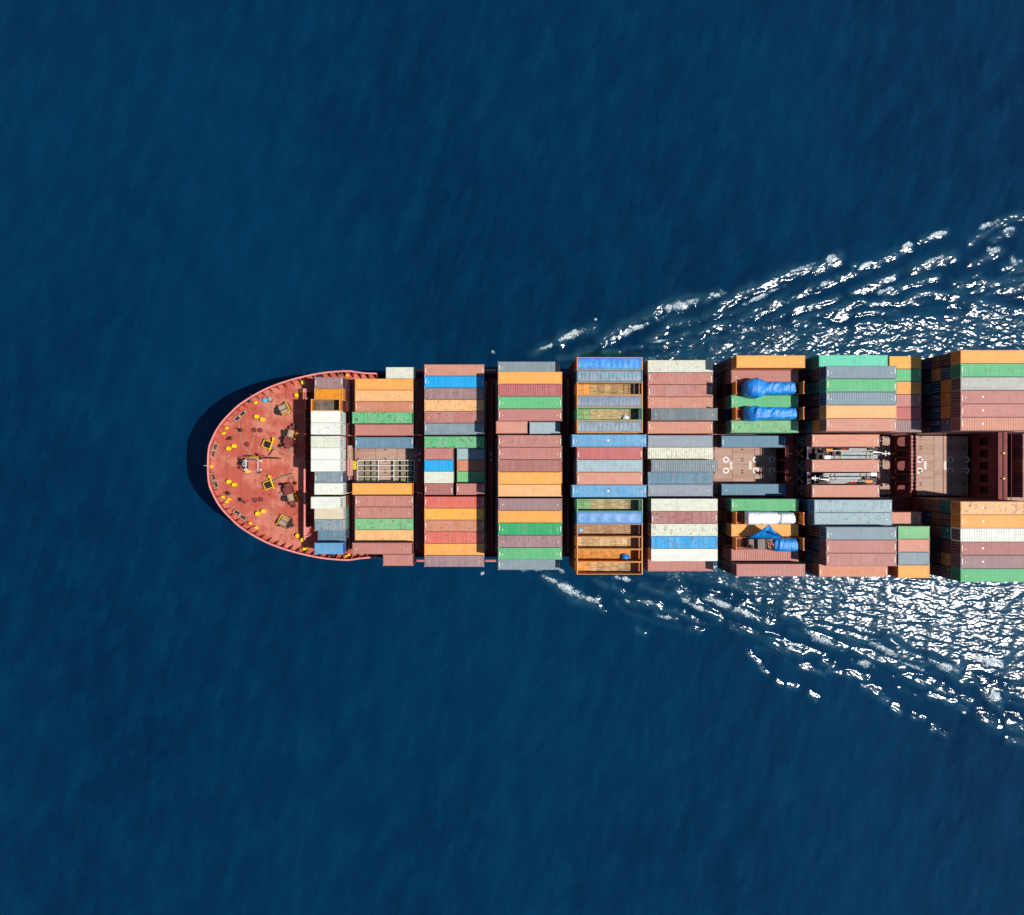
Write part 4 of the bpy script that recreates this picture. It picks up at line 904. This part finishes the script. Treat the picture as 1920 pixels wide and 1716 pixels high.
# ------------------------------------------------------------------ cargo on the flat racks and loose things
def wrap(name, row, px0, px1, zb, prof, mat, seed, dy=0.0, crumple=.16):
    """tarpaulin pulled over machinery: prof = (u, half width, height)"""
    random.seed(seed); D = CAM_H - zb - 1.6; x0, x1 = X(px0, D), X(px1, D); mb = MB(); nu, nv = 56, 22
    us = [p[0] for p in prof]
    ph = [(random.uniform(2, 9), random.uniform(1, 5), random.random()*6.3, random.uniform(.3, 1)) for _ in range(14)]
    for i in range(nu+1):
        u = i/nu; w = float(np.interp(u, us, [p[1] for p in prof])); h = float(np.interp(u, us, [p[2] for p in prof]))
        for j in range(nv+1):
            t = math.pi*j/nv; c, s = math.cos(t), math.sin(t)
            y = w*math.copysign(abs(c)**.55, c); z = h*abs(s)**.45
            k = sum(a*abs(math.sin(f*u*3.2 + g*t*.8 + p))**.7 for f, g, p, a in ph)/11
            mb.v.append((x0+(x1-x0)*u + .12*math.sin(3*t+i*.6)*s, y*(1+crumple*(k-.5)*1.6) + dy, max(.0, z*(1+crumple*(k-.5)*2.0))))
    for i in range(nu):
        for j in range(nv): a = i*(nv+1)+j; mb.f.append((a, a+1, a+nv+2, a+nv+1))
    mb.f.append(tuple(range(nv, -1, -1))); mb.f.append(tuple(nu*(nv+1)+j for j in range(nv+1)))
    mb.v = [(x - (x0+x1)/2, y, z) for x, y, z in mb.v]
    o = link(name, mb.mesh(name, mat, True), None, ((x0+x1)/2, rowy(row), zb))
    return o
ZR = z7 + .12
P1 = [(0,.75,1.4),(.03,1.2,2.3),(.1,1.7,2.7),(.24,1.95,2.9),(.36,1.6,2.5),(.42,1.3,2.1),(.9,1.24,2.1),(1,1.2,2.1)]
P2 = [(0,1.1,1.0),(.06,1.4,2.0),(.18,1.5,2.6),(.3,1.3,2.5),(.42,1.22,2.2),(.9,1.2,2.0),(1,1.15,1.9)]
P3 = [(0,1.3,2.2),(.3,1.28,2.25),(.62,1.22,2.2),(.66,.9,1.7),(.70,1.1,2.1),(.97,1.1,2.1),(1,.9,1.6)]
tag(wrap('covered_machine', 3, 1396, 1489, ZR, P1, M_TARP, 31), 'machine wrapped in bright blue tarpaulin with a bulging left end, upper of two', 'wrapped machine', 'tarpaulin-wrapped machines')
tag(wrap('covered_machine', 5, 1399, 1492, ZR, P2, M_TARP, 32), 'machine wrapped in bright blue tarpaulin between two green containers', 'wrapped machine', 'tarpaulin-wrapped machines')
tag(wrap('covered_machine', 13, 1402, 1491, ZR, P3, M_WTARP, 33, crumple=.05), 'machine wrapped in plain white tarpaulin on a flat rack', 'wrapped machine', 'tarpaulin-wrapped machines')
tag(wrap('tarpaulin_bundle', 15, 1453, 1494, ZR, [(0,1.2,1.7),(.2,1.3,2.1),(.8,1.3,2.1),(1,1.25,1.9)], M_TARP, 34, dy=-.25), 'blue tarpaulin over the right end of a half uncovered machine', 'tarpaulin')
mb = MB(); random.seed(9)
yR = rowy(15); xs = [X(p, CAM_H-ZR-2) for p in (1406, 1421, 1437, 1449, 1466)]; tops = [(.2,1.0),(1.2,1.5),(2.7,2.2),(1.5,1.7),(.4,1.1)]
for x, (dy, z) in zip(xs, tops):
    mb.v += [(x, yR+1.05, ZR+1.0), (x, yR+1.25+dy*.45, ZR+1.3+random.uniform(-.2,.2)), (x, yR+1.2+dy, ZR+z+.8), (x, yR+1.1+dy*.6, ZR+z+.3)]
for i in range(4):
    for j in range(3): a = 4*i+j; mb.f.append((a, a+4, a+5, a+1))
lt = link('loose_tarpaulin', mb.mesh('loose_tarpaulin', M_TARP, True)); md = lt.modifiers.new('thick', 'SOLIDIFY'); md.thickness = .06
tag(lt, 'loose blue tarpaulin flap blown up in a triangle beside the uncovered machine', 'tarpaulin')
mc = tag(empty('uncovered_machine', (X(1430, CAM_H-ZR-1.5), yR, ZR)), 'grey brown machine half uncovered beside the blown tarpaulin, on a flat rack', 'machine')
link('body', MB().box(-1.2,.2,-1.0,1.0,.3,2.1).box(-2.6,-1.3,-.9,.9,.3,1.4).box(.3,2.6,-.9,.9,.2,1.2).mesh('body', M_TINT), mc, (0,0,0), 0, alb((128,108,100)))
link('engine', MB().box(.35,.7,-.9,.9,1.2,1.9).bar((1.0,-.7,1.5),(1.0,.7,1.5),.3,10).box(-2.4,-2.0,-.9,-.2,1.4,1.8).bar((1.9,-.6,1.3),(2.4,.5,1.5),.2,8).mesh('engine', M_DARK), mc)
link('pipe', MB().bar((1.4,-1.15,1.6),(1.4,.9,1.8),.09).bar((1.1,.2,1.8),(1.9,-.2,1.7),.08).mesh('pipe', M_TINT), mc, (0,0,0), 0, alb((220,90,70)))
link('hose', MB().bar((1.6,.7,1.6),(2.3,-.7,1.5),.1).bar((.8,.8,1.9),(1.0,-.8,1.9),.09).bar((2.5,.9,1.2),(2.5,-.9,1.3),.07).mesh('hose', M_ROPE), mc)
# two boom machines lying on the flat racks of the eighth block
def boom_machine(row, flip, label):
    zf = z8 - 3*TH + .3; o = tag(empty('boom_machine', (X(1593, CAM_H-zf-1.8), rowy(row), zf), math.pi if flip else 0), label, 'crane machine', 'boom machines on flat racks')
    link('chassis', MB().box(-6.2,6.4,-1.1,1.1,.05,.5).box(-6.4,-5.6,-1.1,-.1,.5,1.3).mesh('chassis', M_DARK), o)
    bm = link('boom', MB().beam((-4.6,-.75,1.9),(5.4,-.75,1.9),.5,.45).beam((-2.0,-.1,2.1),(6.2,-.1,2.1),.42,.4).beam((-3.4,.35,1.5),(4.6,.35,1.5),.26,.3).mesh('boom', M_GREY), o)
    link('boom_edge', MB().beam((-4.5,-.98,2.15),(5.2,-.98,2.15),.07,.08).beam((-1.9,.08,2.34),(6.1,.08,2.34),.09,.08).beam((-3.3,.55,1.75),(4.6,.55,1.75),.08,.08).mesh('boom_edge', M_WHT), bm)
    link('boom_head', MB().prism([(4.4,-.5),(6.3,-.25),(6.3,.15),(4.4,.45)],1.8,2.3).bar((6.3,-.05,2.0),(7.5,-.05,2.0),.16,8).bar((7.0,-.55,2.0),(7.0,.5,2.0),.13,8).bar((7.5,-.05,1.8),(7.5,-.05,2.3),.26,10).mesh('boom_head', M_WHT), o)
    link('weight_box', MB().box(-5.2,-4.0,-1.15,-.45,1.3,2.2).mesh('weight_box', M_WHT), o)
    link('engine', MB().box(-5.0,-3.9,0,.8,.5,1.5).bar((-2.6,.5,1.2),(-1.9,.5,1.2),.55,12).box(-3.6,-2.9,-.3,.3,1.0,1.9).box(4.0,5.8,.6,1.0,.5,1.4).box(4.4,5.9,-1.05,-.7,.5,1.2).mesh('engine', M_DARK), o)
    link('cylinder', MB().bar((-1.6,.7,1.3),(-.2,.7,1.3),.24,10).bar((-1.0,.55,1.5),(-.3,.55,1.5),.16,8).mesh('cylinder', M_TINT), o, (0,0,0), 0, alb((200,40,36)))
    link('valve_block', MB().box(-4.6,-3.3,.35,.9,1.5,1.75).mesh('valve_block', M_TINT), o, (0,0,0), 0, alb((226,140,50)))
    link('hydraulic_hose', MB().bar((-5.6,.9,1.0),(-2.8,.1,1.8),.06,6).bar((-5.4,.3,.9),(-3.0,-.3,1.7),.06,6).bar((0,.8,1.4),(3.6,.75,1.3),.07,6).bar((.4,.95,1.0),(3.9,.95,1.1),.06,6).mesh('hydraulic_hose', M_WHT), o)
    for x, c in ((-3.2,(220,120,110)),(-5.5,(215,130,120)),(3.1,(225,150,120)),(-2.0,(220,190,60)),(3.9,(220,190,60))):
        link('strap', MB().bar((x,-1.15,.6),(x,-.95,2.25),.05,5).bar((x,-.95,2.25),(x,.1,2.42),.06,5).bar((x,.1,2.42),(x+.05,1.12,.6),.05,5).mesh('strap', M_TINT), o, (0,0,0), 0, alb(c))
    for x in (-4.8, -3.0, 1.0, 3.2):
        for s in (-1, 1): link('wheel', MB().bar((x,s*.7,.3),(x,s*1.05,.3),.42,12).mesh('wheel', M_DARK), o)
    return o
boom_machine(8, False, 'grey boom machine with red cylinders on upper flat rack, white box at its left end')
boom_machine(10, True, 'grey boom machine on lower flat rack with its white box at the right end')
# crates in a white steel frame on the second hatch
ZH = ZHS[1]; zf = ZH + .02; fr = tag(empty('steel_lattice_rack', (X(724, CAM_H-ZH-1), Y(884, CAM_H-ZH-1), zf)), 'pale steel lattice frame over rows of crates on the second hatch', 'steel frame')
def wx(px): return X(px, CAM_H-zf-1.0) - fr.location.x
def wy(py): return Y(py, CAM_H-zf-1.0) - fr.location.y
for py in (863.5, 872.8, 883, 894, 903.5): link('rail', MB().beam((wx(671), wy(py), 1.1), (wx(776), wy(py), 1.1), .14, .16).mesh('rail', M_WHT), fr)
for px in (671, 709.5, 725 if False else 738.5, 776.5):
    link('cross_rail', MB().beam((wx(px), wy(863), .98), (wx(px), wy(904), .98), .14, .16).mesh('cross_rail', M_WHT), fr)
    for py in (864, 903): link('post', MB().box(wx(px)-.1, wx(px)+.1, wy(py)-.1, wy(py)+.1, 0, .9).mesh('post', M_WHT), fr)
link('dark_sheet', MB().box(wx(671), wx(709), wy(904), wy(863), .0, .06).box(wx(737), wx(776.5), wy(904), wy(863), .0, .06).mesh('dark_sheet', M_DARK), fr)  # dark sheet added under the crates so the gaps between them read dark
cri = -1
cr = MB().box(-.5,.5,-.4,.4,0,.78).box(-.53,.53,-.44,-.39,.1,.2).box(-.53,.53,.39,.44,.1,.2); crm = cr.mesh('crate', M_WOOD)
lid = MB().box(-.5,.5,-.4,-.14,.78,.83).box(-.5,.5,-.12,.14,.78,.83).box(-.5,.5,.16,.4,.78,.83).mesh('lid_boards', M_WOOD)
for py in (868, 878, 888.3, 899):
    for px in (677.5, 689, 701, 743, 756, 768):
        cri += 1; random.seed(int(px*10+py)); c = jit(alb((150,138,110)), .14); o = link('crate', crm, None, (X(px, CAM_H-zf-.8), Y(py, CAM_H-zf-.8), zf+.062), random.uniform(-.04,.04), c, .3); link('lid_boards', lid, o, (0,0,0), 0, jit(c, .2))
        tag(o, 'small grey brown crate, %s row and %s column of the pale lattice' % (ORD[cri//6+1], ORD[cri%6+1]), 'crate', 'crates in the lattice frame')
# small loose things in the open tops
def bundle(px, py, z, s, mat, label, cat, name, seed):
    random.seed(seed); mb = MB(); n, m = 14, 8
    for j in range(m+1):
        for i in range(n):
            t = 2*math.pi*i/n; p = math.pi/2*j/m; r = s*math.cos(p)*(1+.35*math.sin(3*t+j)+random.uniform(-.18,.18)); mb.v.append((r*math.cos(t), r*math.sin(t)*.85, s*.9*math.sin(p)*(1+random.uniform(-.12,.12))))
    for j in range(m):
        for i in range(n): k = (i+1) % n; mb.f.append((j*n+i, j*n+k, (j+1)*n+k, (j+1)*n+i))
    mb.f.append(tuple(range(n-1,-1,-1)))
    return tag(link(name, mb.mesh(name, mat, True), None, (X(px, CAM_H-z), Y(py, CAM_H-z), z)), label, cat)
zfl = z5 - CH + .2
bundle(1171, 1045, zfl, .8, M_TARP, 'crumpled bright blue plastic bundle on orange floor of open container', 'bundle', 'plastic_bundle', 1)
bundle(1087, 994, zfl, .55, tarp_material('pale_cloth', alb((130,186,215)), alb((150,200,224)), alb((110,160,190))), 'pale blue cloth heap at the left end of brown open container', 'cloth', 'cloth_heap', 2)
bundle(1172, 783, zfl, .6, M_WTARP, 'crumpled white sheet on the wooden floor of green open container', 'sheet', 'plastic_sheet', 3)
for k, (px0, py0, px1, py1) in enumerate([(1157,1062,1172,1071)]):
    tag(link('cargo_strap', MB().bar((X(px0,CAM_H-zfl), Y(py0,CAM_H-zfl), zfl+.05), (X(px1,CAM_H-zfl), Y(py1,CAM_H-zfl), zfl+.05), .12, 6).bar((X(px0+6,CAM_H-zfl), Y(py0+6,CAM_H-zfl), zfl+.04), (X(px1+9,CAM_H-zfl), Y(py1,CAM_H-zfl), zfl+.04), .08, 6).mesh('cargo_strap', M_GREY)), 'grey strap lying on wooden floor of the bottom open container', 'strap')
tag(bpy.data.objects['sea'], 'deep blue open sea with foaming, glittering wake either side of the ship', None, None, 'structure')
